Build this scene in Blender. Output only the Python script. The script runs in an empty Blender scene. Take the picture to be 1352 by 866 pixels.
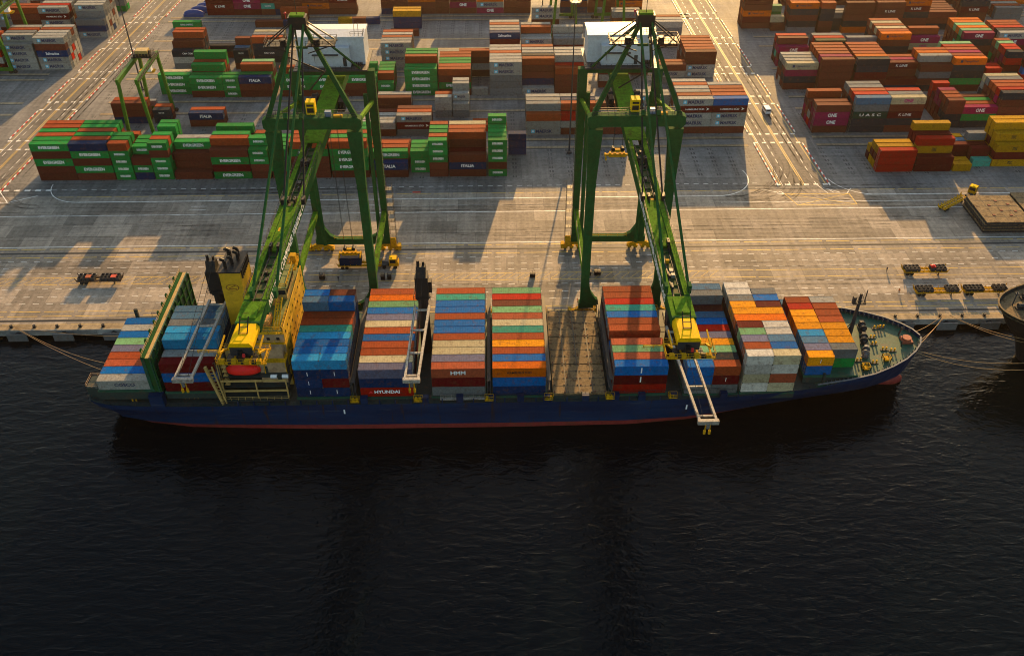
import bpy, math, random
from math import sin, cos, pi, radians
from mathutils import Vector, Matrix
RND = random.Random(7)
S = bpy.context.scene
COL = bpy.data.collections.new('terminal'); S.collection.children.link(COL)

# ------------------------------------------------------------------ materials
def nodes_of(m):
    m.use_nodes = True
    nt = m.node_tree
    b = nt.nodes.get('Principled BSDF') or nt.nodes.new('ShaderNodeBsdfPrincipled')
    return nt, b
def lk(nt, a, b): nt.links.new(a, b)
MATS = {}
def paint(name, col, rough=.5, dirt=.35, scale=.5, rustc=(.10,.045,.022), metal=0.0, bump=0.0, vary=.25, spec=.22):
    """weathered paint: blotches of rust and grime from noise, a slight shade of its own per object"""
    if name in MATS: return MATS[name]
    m = bpy.data.materials.new(name); nt, b = nodes_of(m)
    tc = nt.nodes.new('ShaderNodeTexCoord'); oi = nt.nodes.new('ShaderNodeObjectInfo')
    at = nt.nodes.new('ShaderNodeAttribute'); at.attribute_name = 'shade'
    sm = nt.nodes.new('ShaderNodeMath'); sm.operation = 'ADD'
    lk(nt, oi.outputs['Random'], sm.inputs[0]); lk(nt, at.outputs['Fac'], sm.inputs[1])
    fr = nt.nodes.new('ShaderNodeMath'); fr.operation = 'FRACT'; lk(nt, sm.outputs[0], fr.inputs[0])
    ml = nt.nodes.new('ShaderNodeMath'); ml.operation = 'MULTIPLY'; ml.inputs[1].default_value = 91.7
    lk(nt, fr.outputs[0], ml.inputs[0])
    va = nt.nodes.new('ShaderNodeVectorMath'); va.operation = 'ADD'
    lk(nt, tc.outputs['Object'], va.inputs[0]); lk(nt, ml.outputs[0], va.inputs[1])
    n1 = nt.nodes.new('ShaderNodeTexNoise'); n1.inputs['Scale'].default_value = scale
    n1.inputs['Detail'].default_value = 7; n1.inputs['Roughness'].default_value = .7
    lk(nt, va.outputs[0], n1.inputs['Vector'])
    r1 = nt.nodes.new('ShaderNodeValToRGB'); r1.color_ramp.elements[0].position = .54; r1.color_ramp.elements[1].position = .62
    lk(nt, n1.outputs['Fac'], r1.inputs['Fac'])
    n2 = nt.nodes.new('ShaderNodeTexNoise'); n2.inputs['Scale'].default_value = scale*2.6
    n2.inputs['Detail'].default_value = 5; n2.inputs['Roughness'].default_value = .75
    lk(nt, va.outputs[0], n2.inputs['Vector'])
    r2 = nt.nodes.new('ShaderNodeValToRGB'); r2.color_ramp.elements[0].position = .36; r2.color_ramp.elements[1].position = .60
    r2.color_ramp.elements[0].color = (.52,.52,.52,1); r2.color_ramp.elements[1].color = (1.06,1.06,1.06,1)
    lk(nt, n2.outputs['Fac'], r2.inputs['Fac'])
    hs = nt.nodes.new('ShaderNodeHueSaturation'); hs.inputs['Color'].default_value = (*col, 1)
    mr = nt.nodes.new('ShaderNodeMapRange'); mr.inputs['To Min'].default_value = 1-vary; mr.inputs['To Max'].default_value = 1+vary
    lk(nt, fr.outputs[0], mr.inputs['Value']); lk(nt, mr.outputs[0], hs.inputs['Value'])
    mx = nt.nodes.new('ShaderNodeMix'); mx.data_type = 'RGBA'; mx.blend_type = 'MULTIPLY'; mx.inputs['Factor'].default_value = min(1, dirt*1.6)
    lk(nt, hs.outputs[0], mx.inputs['A']); lk(nt, r2.outputs[0], mx.inputs['B'])
    m2 = nt.nodes.new('ShaderNodeMix'); m2.data_type = 'RGBA'; m2.inputs['B'].default_value = (*rustc, 1)
    mm = nt.nodes.new('ShaderNodeMath'); mm.operation = 'MULTIPLY'; mm.inputs[1].default_value = dirt
    lk(nt, r1.outputs['Color'], mm.inputs[0]); lk(nt, mm.outputs[0], m2.inputs['Factor'])
    lk(nt, mx.outputs['Result'], m2.inputs['A']); lk(nt, m2.outputs['Result'], b.inputs['Base Color'])
    b.inputs['Roughness'].default_value = rough; b.inputs['Metallic'].default_value = metal; b.inputs['Specular IOR Level'].default_value = spec
    if bump:
        bp = nt.nodes.new('ShaderNodeBump'); bp.inputs['Strength'].default_value = bump; bp.inputs['Distance'].default_value = .05
        lk(nt, n2.outputs['Fac'], bp.inputs['Height']); lk(nt, bp.outputs[0], b.inputs['Normal'])
    MATS[name] = m
    return m
def plain(name, col, rough=.5, metal=0.0):
    if name in MATS: return MATS[name]
    m = bpy.data.materials.new(name); nt, b = nodes_of(m)
    n = nt.nodes.new('ShaderNodeTexNoise'); n.inputs['Scale'].default_value = 3; n.inputs['Detail'].default_value = 4
    tc = nt.nodes.new('ShaderNodeTexCoord'); lk(nt, tc.outputs['Object'], n.inputs['Vector'])
    mr = nt.nodes.new('ShaderNodeMapRange'); mr.inputs['To Min'].default_value = .8; mr.inputs['To Max'].default_value = 1.2
    lk(nt, n.outputs['Fac'], mr.inputs['Value'])
    hs = nt.nodes.new('ShaderNodeHueSaturation'); hs.inputs['Color'].default_value = (*col,1); lk(nt, mr.outputs[0], hs.inputs['Value'])
    lk(nt, hs.outputs[0], b.inputs['Base Color'])
    b.inputs['Roughness'].default_value = rough; b.inputs['Metallic'].default_value = metal; b.inputs['Specular IOR Level'].default_value = .3
    MATS[name] = m; return m
PAL = dict(
 g=('green paint',(.032,.27,.085)), l=('pale green paint',(.26,.45,.26)), b=('brown paint',(.17,.062,.042)),
 r=('rust red and sunlit brown paint',(.38,.118,.05)), w=('light grey paint',(.37,.365,.335)), W=('white paint',(.66,.63,.57)),c=('cream paint',(.60,.54,.38)),  # rust red also colours brown boxes the way their sunlit roofs look
 n=('navy paint',(.011,.048,.115)),e=('dark olive paint',(.025,.06,.04)), B=('bright blue paint',(.006,.20,.46)), k=('sky blue paint',(.06,.36,.58)),
 s=('slate blue paint',(.12,.22,.31)), p=('magenta paint',(.32,.014,.115)), d=('charcoal paint',(.026,.036,.048)),
 m=('maroon paint',(.14,.018,.020)), R=('red paint',(.50,.045,.022)), o=('orange paint',(.74,.24,.02)),
 y=('yellow paint',(.58,.36,.02)), O=('amber paint',(.92,.47,.03)), t=('teal paint',(.09,.38,.30)), v=('lilac grey paint',(.19,.19,.26)), q=('grey paint',(.20,.21,.21)),
 h=('salmon paint',(.52,.18,.10)))
CNAME = dict(g='green',l='pale green',b='brown',r='rust red',w='light grey',W='white',c='cream',n='navy blue',B='bright blue',k='sky blue',s='slate blue',
 p='magenta',e='dark green',d='charcoal',m='maroon',R='red',o='orange',y='yellow',O='amber',t='teal',v='lilac grey',q='grey',h='salmon')
for k,(n,c) in PAL.items(): c=tuple(.74*max(c)*(v/max(c))**1.42 for v in c); paint(n, c, .75, .4, .75, vary=.22, spec=.03)
def pm(k): return MATS[PAL[k][0]]
M = dict(
 casting=paint('container frame steel',(.06,.055,.05),.6,.3,1.5),
 gdark=paint('crane green paint',(.018,.086,.024),.8,.35,.35,(.05,.04,.012),vary=.05,spec=.03),
 gsunlit=paint('sunlit crane green paint',(.085,.195,.014),.85,.6,.5,(.06,.06,.015),vary=.05,spec=.02),  # the crane green again, with low sunlight put into the colour
 yel=paint('safety yellow paint',(.58,.32,.008),.75,.45,.8,vary=.08,spec=.06),
 ybr=paint('boom tip yellow paint',(.76,.46,.0),.7,.2,.5,vary=.04,spec=.06),
 grate=paint('grating steel',(.06,.09,.03),.7,.5,.8,spec=.1),
 black=paint('black steel',(.012,.012,.013),.55,.2,1.2),
 dsteel=paint('dark grey steel',(.035,.038,.042),.55,.3,.8),
 gsteel=paint('grey steel',(.13,.13,.13),.5,.35,.8),
 pale=paint('pale grey steel',(.36,.33,.28),.5,.6,.9),
 house=paint('machinery house sheet',(.50,.53,.56),.45,.22,.5,(.25,.2,.16),vary=.02),
 wht=plain('white lettering paint',(.78,.78,.76),.55), nav=plain('navy lettering paint',(.012,.022,.08),.55),
 mag=plain('magenta lettering paint',(.40,.02,.14),.55), lbl=plain('light blue emblem paint',(.10,.48,.68),.5), blk=plain('black lettering paint',(.015,.015,.018),.5),
 yl=plain('yellow lettering paint',(.7,.45,.02),.55), rd=plain('red lettering paint',(.6,.03,.03),.55),
 hull=None, boot=paint('hull red paint',(.22,.03,.025),.5,.35,.3,vary=.02),
 deck=paint('deck green paint',(.022,.085,.05),.55,.5,.4,vary=.05), ddeck=paint('dark and shaded deck paint',(.03,.045,.04),.6,.4,.5,vary=.05),
 hatch=paint('dusty hatch paint',(.22,.155,.08),.75,.8,.55,(.06,.03,.015),vary=.05,spec=.08), hgreen=paint('hatch green paint',(.02,.085,.05),.5,.4,.4,vary=.05),
 buff=paint('deckhouse buff paint',(.46,.31,.10),.5,.3,.5,vary=.03), ywall=paint('deckhouse yellow paint',(.62,.36,.018),.5,.25,.35,vary=.03), tan=paint('tan paint',(.40,.27,.15),.55,.35,.4,vary=.04),
 rtg=paint('olive green crane paint',(.05,.15,.014),.5,.35,.4,(.06,.06,.02),vary=.05,spec=.1),
 olive=paint('roof deck green paint',(.13,.17,.04),.6,.5,.3,vary=.05), red=paint('lifeboat red paint',(.78,.02,.012),.35,.1,.6,vary=.03),
 glass=plain('dark window glass',(.012,.016,.02),.12), rubber=plain('black rubber',(.015,.015,.015),.8),
 rope=plain('manila rope',(.26,.17,.08),.9), conc=None, tarp=paint('blue tarpaulin',(.015,.05,.20),.5,.2,1.5),
 skin=plain('skin',(.35,.18,.11),.6), vest=plain('orange vest cloth',(.65,.16,.02),.8), cloth=plain('dark work cloth',(.03,.035,.05),.85), vanp=plain('white van paint',(.62,.65,.68),.25), lamp=plain('lamp glass',(.6,.6,.55),.2))

def hull_mat():
    m=bpy.data.materials.new('hull blue paint'); nt,b=nodes_of(m); N=nt.nodes.new
    tc=N('ShaderNodeTexCoord')
    def noise(sc,scale,det):
        mp=N('ShaderNodeMapping'); mp.inputs['Scale'].default_value=sc; lk(nt,tc.outputs['Object'],mp.inputs['Vector'])
        n=N('ShaderNodeTexNoise'); n.inputs['Scale'].default_value=scale; n.inputs['Detail'].default_value=det; lk(nt,mp.outputs[0],n.inputs['Vector']); return n.outputs['Fac']
    def ramp(f,a,c):
        r=N('ShaderNodeMapRange'); r.inputs['From Min'].default_value=a; r.inputs['From Max'].default_value=c; lk(nt,f,r.inputs['Value']); return r.outputs[0]
    def mix(f,a,c):
        x=N('ShaderNodeMix'); x.data_type='RGBA'; lk(nt,f,x.inputs['Factor'])
        for k,v in (('A',a),('B',c)):
            if isinstance(v,tuple): x.inputs[k].default_value=(*v,1)
            else: lk(nt,v,x.inputs[k])
        return x.outputs['Result']
    base=mix(ramp(noise((.05,.05,.25),1.0,4),.35,.65),(.0016,.012,.046),(.0028,.022,.072))
    st_=mix(ramp(noise((1.2,1.2,.10),1.0,5),.60,.72),base,(.035,.016,.012))
    sc_=mix(ramp(noise((.12,.12,1.6),1.1,6),.63,.70),st_,(.03,.045,.075))
    lk(nt,sc_,b.inputs['Base Color']); b.inputs['Roughness'].default_value=.5; b.inputs['Specular IOR Level'].default_value=.25
    br=N('ShaderNodeTexBrick'); br.inputs['Brick Width'].default_value=9; br.inputs['Row Height'].default_value=2.3; br.inputs['Mortar Size'].default_value=.03; br.inputs['Scale'].default_value=1
    cm=N('ShaderNodeCombineXYZ'); sp=N('ShaderNodeSeparateXYZ'); lk(nt,tc.outputs['Object'],sp.inputs[0]); lk(nt,sp.outputs['X'],cm.inputs['X']); lk(nt,sp.outputs['Z'],cm.inputs['Y']); lk(nt,cm.outputs[0],br.inputs['Vector'])
    bp=N('ShaderNodeBump'); bp.inputs['Strength'].default_value=.5; bp.inputs['Distance'].default_value=.04; bp.invert=True; lk(nt,br.outputs['Fac'],bp.inputs['Height']); lk(nt,bp.outputs[0],b.inputs['Normal'])
    return m
M['hull']=hull_mat()
# ------------------------------------------------------------------ mesh builder
class MB:
    def __init__(s): s.v=[]; s.f=[]; s.mi=[]
    def quad(s, pts, m=0):
        i=len(s.v); s.v+= [tuple(p) for p in pts]; s.f.append(tuple(range(i,i+len(pts)))); s.mi.append(m)
    def box(s,x0,x1,y0,y1,z0,z1,m=0,mt=None):
        i=len(s.v)
        s.v+=[(x0,y0,z0),(x1,y0,z0),(x1,y1,z0),(x0,y1,z0),(x0,y0,z1),(x1,y0,z1),(x1,y1,z1),(x0,y1,z1)]
        s.f+=[(i,i+3,i+2,i+1),(i+4,i+5,i+6,i+7),(i,i+1,i+5,i+4),(i+1,i+2,i+6,i+5),(i+2,i+3,i+7,i+6),(i+3,i,i+4,i+7)]
        s.mi+=[m,m if mt is None else mt,m,m,m,m]
    def bar(s,p,q,w,h,m=0,w2=None,h2=None,up=(0,0,1)):
        p=Vector(p);q=Vector(q);d=(q-p).normalized();u=Vector(up)
        if abs(d.dot(u))>.98: u=Vector((0,1,0))
        r=d.cross(u).normalized();u=r.cross(d)
        w2=w if w2 is None else w2;h2=h if h2 is None else h2
        i=len(s.v)
        for c,a,b in ((p,w/2,h/2),(q,w2/2,h2/2)):
            for sx,sy in ((-1,-1),(1,-1),(1,1),(-1,1)): s.v.append(tuple(c+r*sx*a+u*sy*b))
        s.f+=[(i,i+1,i+2,i+3),(i+7,i+6,i+5,i+4)]+[(i+k,i+4+k,i+4+(k+1)%4,i+(k+1)%4) for k in range(4)]; s.mi+=[m]*6
    def tube(s,p,q,r,n=8,m=0,r2=None):
        p=Vector(p);q=Vector(q);d=(q-p).normalized();u=Vector((0,0,1))
        if abs(d.dot(u))>.98: u=Vector((0,1,0))
        a=d.cross(u).normalized();b=a.cross(d);r2=r if r2 is None else r2;i=len(s.v)
        for c,rr in ((p,r),(q,r2)):
            for k in range(n): t=2*pi*k/n; s.v.append(tuple(c+a*rr*cos(t)+b*rr*sin(t)))
        for k in range(n): s.f.append((i+k,i+n+k,i+n+(k+1)%n,i+(k+1)%n)); s.mi.append(m)
        s.f.append(tuple(i+k for k in range(n))); s.f.append(tuple(i+n+k for k in reversed(range(n)))); s.mi+=[m,m]
    def path(s,pts,r,n=6,m=0):
        for a,b in zip(pts,pts[1:]): s.tube(a,b,r,n,m)
    def prism(s,pts,y0,y1,m=0,ax='y'):
        """outline of (a,b) points extruded along an axis"""
        i=len(s.v);n=len(pts)
        for y in (y0,y1):
            for a,b in pts: s.v.append((a,y,b) if ax=='y' else (y,a,b) if ax=='x' else (a,b,y))
        s.f.append(tuple(range(i,i+n))); s.f.append(tuple(range(i+2*n-1,i+n-1,-1)))
        for k in range(n): s.f.append((i+k,i+n+k,i+n+(k+1)%n,i+(k+1)%n))
        s.mi+=[m]*(n+2)
    def ball(s,c,r,m=0,nu=12,nv=8):
        i=len(s.v)
        for a in range(nv+1):
            t=pi*a/nv
            for k in range(nu): u=2*pi*k/nu; s.v.append((c[0]+r[0]*sin(t)*cos(u),c[1]+r[1]*sin(t)*sin(u),c[2]+r[2]*cos(t)))
        for a in range(nv):
            for k in range(nu):
                s.f.append((i+a*nu+k,i+(a+1)*nu+k,i+(a+1)*nu+(k+1)%nu,i+a*nu+(k+1)%nu)); s.mi.append(m)
    def rail(s,pts,h=1.1,r=.045,step=2.0,m=0,lv=(1,.5)):
        for a,b in zip(pts,pts[1:]):
            a=Vector(a);b=Vector(b);L=(b-a).length;n=max(1,int(L/step))
            for k in range(n+1):
                c=a.lerp(b,k/n); s.bar(c,c+Vector((0,0,h)),r*1.6,r*1.6,m)
            for l in lv: s.bar(a+Vector((0,0,h*l)),b+Vector((0,0,h*l)),r*1.4,r*1.4,m)
    def mesh(s,name,mats):
        me=bpy.data.meshes.new(name); me.from_pydata(s.v,[],s.f)
        for m in mats: me.materials.append(m)
        me.polygons.foreach_set('material_index',s.mi); me.update(); return me
    def build(s,name,mats,parent=None,loc=(0,0,0),smooth=False,bevel=0):
        if not isinstance(mats,(list,tuple)): mats=[mats]
        me=s.mesh(name,mats)
        if smooth:
            me.polygons.foreach_set('use_smooth',[True]*len(me.polygons))
        return link(bpy.data.objects.new(name,me),parent,loc)
def link(o,parent=None,loc=(0,0,0),rz=0):
    COL.objects.link(o); o.location=loc
    if rz: o.rotation_euler=(0,0,rz)
    if parent is not None: o.parent=parent
    return o
def empty(name,loc=(0,0,0),rz=0):
    o=bpy.data.objects.new(name,None); o.empty_display_size=.5
    return link(o,None,loc,rz)
def tag(o,label=None,cat=None,group=None,kind=None):
    if label:
        n=len(label.split()); assert 4<=n<=16,(n,label)
        o['label']=label
    if cat: o['category']=cat
    if group: o['group']=group
    if kind: o['kind']=kind
    return o
def copy_tree(o,parent=None):
    c=o.copy(); COL.objects.link(c); c.parent=parent
    for ch in list(o.children): copy_tree(ch,c)
    return c

# ------------------------------------------------------------------ lettering
_txt={}
def text_mesh(s,w,h,mat,bold=.02,spacing=1.0):
    """flat letters, w wide and h high, centred, lying in the XZ plane and facing -Y"""
    key=(s,round(w,2),round(h,2),mat.name)
    if key in _txt: return _txt[key]
    cu=bpy.data.curves.new('lettering','FONT'); cu.body=s; cu.size=1; cu.offset=bold; cu.resolution_u=2; cu.space_character=spacing
    cu.extrude=.0
    o=bpy.data.objects.new('lettering',cu); COL.objects.link(o); bpy.context.view_layer.update()
    me=bpy.data.meshes.new_from_object(o.evaluated_get(bpy.context.evaluated_depsgraph_get()))
    bpy.data.objects.remove(o); bpy.data.curves.remove(cu)
    xs=[v.co.x for v in me.vertices]; ys=[v.co.y for v in me.vertices]
    x0,x1,y0,y1=min(xs),max(xs),min(ys),max(ys)
    for v in me.vertices:
        v.co=Vector(((v.co.x-(x0+x1)/2)/(x1-x0)*w,0,(v.co.y-(y0+y1)/2)/(y1-y0)*h))
    me.materials.clear(); me.materials.append(mat); me.name='lettering'
    _txt[key]=me; return me
# code: words, paint, width and height on a long side
TXT={'E':('EVERGREEN','wht',6.6,1.1),'M':('MAERSK','nav',5.8,1.25),'O':('ONE','wht',3.2,1.35),'I':('ITALIA','wht',4.2,1.1),'K':('K LINE','wht',4.4,.95),
 'U':('U A S C','wht',7.6,1.0),'H':('HAMBURG SÜD','wht',6.6,.75),'Y':('HYUNDAI','wht',5.8,1.0),'C':('COSCO','nav',4.6,.95),'A':('HMM','wht',3.4,1.1),
 'L':('Hapag-Lloyd','nav',5.2,.95),'S':('Safmarine','wht',5.2,1.2),'G':('CMA CGM','wht',4.0,.7),'X':('CHINA SHIPPING','wht',5.6,.75),'Z':('msc','blk',1.5,1.2),'D':('HAMBURG SÜD','blk',5.6,.75),'W':('WAN','wht',2.0,.5)}
def letter_mesh(code,short,colour):
    key=('c',code,short,colour in 'cw')
    if key in _txt: return _txt[key]
    s,mn,w,h=TXT[code]
    if code=='O' and colour in 'cw': mn='mag'
    if short: w*=.5; h*=.72
    base=text_mesh(s,w,h,M[mn],.035 if code in 'EMOIAY' else .015)
    me=base.copy(); me.name='lettering'
    extra=MB()
    if code in 'ML':
        a=(.62 if not short else .42); cx=-w/2-a*1.7
        if code=='L': a*=.75
        extra.quad([(cx-a,0,-a),(cx+a,0,-a),(cx+a,0,a),(cx-a,0,a)],1)
        if code=='M':
            st=[]
            for k in range(14):
                r=a*.8 if k%2==0 else a*.36; t=pi/2+2*pi*k/14; st.append((cx+r*cos(t),-.012,r*sin(t)))
            extra.quad(st,2)
    if code=='H':
        cx=w/2+.7; extra.quad([(cx,0,-.55),(cx+1.1,0,0),(cx,0,.55),(cx+.35,0,0)],2)
    if code=='Y':
        cx=-w/2-.8; extra.quad([(cx-.6,0,-.35),(cx+.5,0,-.35),(cx,0,.35)],3)
    if extra.v:
        import bmesh
        e=extra.mesh('x',[]); bm=bmesh.new(); bm.from_mesh(me); bm.from_mesh(e); bm.to_mesh(me); bm.free()
        for m_ in ('lbl' if code=='M' else 'nav','wht','rd'): me.materials.append(M[m_])
        if code=='L':
            pass
    _txt[key]=me; return me

# ------------------------------------------------------------------ containers
CW=2.44
def container_mesh(L,H):
    b=MB(); hx=L/2; r=.14
    for sx in (-1,1):
        for y in (0,CW-r):                                # corner posts with castings
            x0=sx*hx-(r if sx>0 else 0)
            b.box(x0,x0+r,y,y+r,.18,H-.18,0)
            for z in (0,H-.18): b.box(x0-.004,x0+r+.004,y-.004,y+r+.004,z-.0,z+.18,1)
    for y in (0.012,CW-.09-.012):
        for z in (.02,H-.14): b.box(-hx+r,hx-r,y,y+.09,z,z+.12,0)
    for sx in (-1,1):
        x0=sx*hx-(.09 if sx>0 else 0)
        for z in (.02,H-.14): b.box(x0,x0+.09,r,CW-r,z,z+.12,0)
    n=int((L-2*r)/.28); p=(L-2*r)/n                        # corrugated long sides
    for y,dy in ((.05,.045),(CW-.05,-.045)):
        for k in range(n):
            x=-hx+r+k*p; xs=[x,x+p*.3,x+p*.5,x+p*.8,x+p]; ys=[0,0,dy*.7,dy*.7,0]
            for j in range(4):
                a=[(xs[j],y+ys[j],.13),(xs[j+1],y+ys[j+1],.13),(xs[j+1],y+ys[j+1],H-.12),(xs[j],y+ys[j],H-.12)]
                b.quad(a if dy>0 else a[::-1],0)
    m=int((L-.3)/.56); p=(L-.24)/m                         # roof swages run across
    for k in range(m):
        x=-hx+.12+k*p; xs=[x,x+p*.35,x+p*.5,x+p*.85,x+p]; zs=[-.03,-.03,-.042,-.042,-.03]
        for j in range(4): b.quad([(xs[j],.08,H+zs[j]),(xs[j+1],.08,H+zs[j+1]),(xs[j+1],CW-.08,H+zs[j+1]),(xs[j],CW-.08,H+zs[j])],0)
    for sx in (-1,1):                                       # end walls
        x=sx*(hx-.04); k=8
        for j in range(k):
            y0=r+(CW-2*r)*j/k; y1=r+(CW-2*r)*(j+1)/k; xx=x-(sx*.04 if j%2 else 0)
            q=[(xx,y0,.13),(xx,y1,.13),(xx,y1,H-.13),(xx,y0,H-.13)]; b.quad(q if sx>0 else q[::-1],0)
    b.quad([(-hx,0.03,.05),(-hx,CW-.03,.05),(hx,CW-.03,.05),(hx,0.03,.05)],1)
    return b.mesh('container',[pm('b'),M['casting']])
def tank_mesh():
    b=MB(); L=6.06; H=2.6; hx=L/2
    for sx in (-1,1):
        for y in (.08,CW-.08): b.bar((sx*(hx-.08),y,0),(sx*(hx-.08),y,H),.13,.13,0)
        for z in (.08,H-.08): b.bar((sx*(hx-.08),.1,z),(sx*(hx-.08),CW-.1,z),.13,.13,0)
        b.bar((sx*(hx-.08),.1,.1),(sx*(hx-.08),CW/2,.9),.1,.1,0); b.bar((sx*(hx-.08),CW-.1,.1),(sx*(hx-.08),CW/2,.9),.1,.1,0)
    for y in (.08,CW-.08):
        for z in (.08,H-.08): b.bar((-hx+.1,y,z),(hx-.1,y,z),.14,.14,0)
    b.tube((-hx+.3,CW/2,1.32),(hx-.3,CW/2,1.32),1.17,24,1)
    for x in (-1.6,0,1.6): b.tube((x-.05,CW/2,1.32),(x+.05,CW/2,1.32),1.19,24,0)
    b.box(-2.2,2.2,CW/2-.3,CW/2+.3,2.5,2.56,2); b.tube((0,CW/2,2.4),(0,CW/2,2.62),.3,10,2)
    return b.mesh('tank_container',[pm('b'),paint('dirty white tank',(.66,.63,.55),.5,.5,.9,vary=.12),M['gsteel']])
def door_mesh(H,sx):
    b=MB(); x=sx*.012
    for y0 in (.16,CW/2+.02):
        b.box(min(0,x),max(0,x),y0,y0+CW/2-.19,.15,H-.15,0)
    for y in (.45,.85,CW-.85,CW-.45): b.tube((sx*.05,y,.12),(sx*.05,y,H-.12),.03,6,1)
    return b.mesh('door',[pm('b'),M['pale']])
CM={}
def cmesh(L,H):
    k=(L,H)
    if k not in CM: CM[k]=container_mesh(L,H)
    return CM[k]
DM={}
LEN={'40':12.19,'20':6.06}
BOXES=[]   # every container: dict
def add_box(x,y,z,kind,H,col,code,row,tier,top,vis,where,ship,ends=()):
    BOXES.append(dict(x=x,y=y,z=z,k=kind,H=H,c=col,t=code,row=row,tier=tier,top=top,vis=vis,where=where,ship=ship,ends=ends))
ORD=['first','second','third','fourth','fifth','sixth','seventh','eighth','ninth','tenth','eleventh','twelfth','thirteenth','fourteenth','fifteenth','sixteenth','seventeenth','eighteenth']
def make_container(B):
    L=LEN[B['k']]; tank=B['t']=='T'
    if tank and 'tank' not in CM: CM['tank']=tank_mesh()
    o=bpy.data.objects.new('tank_container' if tank else 'container',CM['tank'] if tank else cmesh(L,B['H'])); link(o,None,(B['x']+L/2,B['y'],B['z']))
    o.material_slots[0].link='OBJECT'; o.material_slots[0].material=pm(B['c'])
    tag(o,B['label'],'container',B['group'])
    if B['t'] and not tank:
        t=bpy.data.objects.new('lettering',letter_mesh(B['t'],B['k']=='20',B['c'])); link(t,o,(.25 if B['t'] in 'ML' else 0,-.006,B['H']*.53))
    for sx in (() if tank else B['ends']):
        key=(B['H'],sx)
        if key not in DM: DM[key]=door_mesh(*key)
        d=bpy.data.objects.new('door',DM[key]); link(d,o,(sx*(L/2+.002),0,0)); d.material_slots[0].link='OBJECT'; d.material_slots[0].material=pm(B['c'])
    return o
def stuff_boxes(name,lst,label):
    keys=list(PAL); vs=[];fs=[];mi=[];sh=[]; mats=[pm(k) for k in keys]+[M['casting']]+[M[k] for k in ('wht','nav','mag','lbl','rd','blk')]
    mm={m.name:i for i,m in enumerate(mats)}
    r=random.Random(3)
    for B in lst:
        L=LEN[B['k']];H=B['H'];x,y,z=B['x'],B['y'],B['z'];c=keys.index(B['c']);s=r.random()
        def bx(x0,x1,y0,y1,z0,z1,m,skip=()):
            i=len(vs); vs.extend([(x0,y0,z0),(x1,y0,z0),(x1,y1,z0),(x0,y1,z0),(x0,y0,z1),(x1,y0,z1),(x1,y1,z1),(x0,y1,z1)])
            F=[(i+4,i+5,i+6,i+7),(i,i+1,i+5,i+4),(i+1,i+2,i+6,i+5),(i+2,i+3,i+7,i+6),(i+3,i,i+4,i+7),(i,i+3,i+2,i+1)]
            fs.extend(F); mi.extend([m]*6); sh.extend([s]*6)
        bx(x+.05,x+L-.05,y+.05,y+CW-.05,z+.03,z+H-.04,c)
        if B['vis']:
            for x0 in (x,x+L-.13):
                for y0 in (y,y+CW-.13): bx(x0,x0+.13,y0,y0+.13,z,z+H,c)
            for z0 in (z+.02,z+H-.13):
                bx(x+.13,x+L-.13,y+.01,y+.1,z0,z0+.12,c); bx(x+.13,x+L-.13,y+CW-.1,y+CW-.01,z0,z0+.12,c)
            for e in B['ends']:
                xe=x+L-.04 if e>0 else x+.04
                for yy in (.5,.9,1.5,1.9): bx(xe-.03,xe+.03,y+yy,y+yy+.06,z+.15,z+H-.15,len(keys))
            if B['t'] and B['t']!='T':
                me=letter_mesh(B['t'],B['k']=='20',B['c']); i=len(vs)
                vs.extend([(v.co.x+x+L/2+(.25 if B['t'] in 'ML' else 0),y+.034+v.co.y,z+H*.53+v.co.z) for v in me.vertices])
                for p in me.polygons:
                    fs.append(tuple(i+k for k in p.vertices)); mi.append(mm[me.materials[p.material_index].name]); sh.append(0)
    me=bpy.data.meshes.new(name); me.from_pydata(vs,[],fs)
    for m in mats: me.materials.append(m)
    me.polygons.foreach_set('material_index',mi)
    a=me.attributes.new('shade','FLOAT','FACE'); a.data.foreach_set('value',sh)
    me.update(); o=bpy.data.objects.new(name,me); link(o)
    o['kind']='stuff'; o['label']=label; o['category']='containers'
    return o

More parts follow.
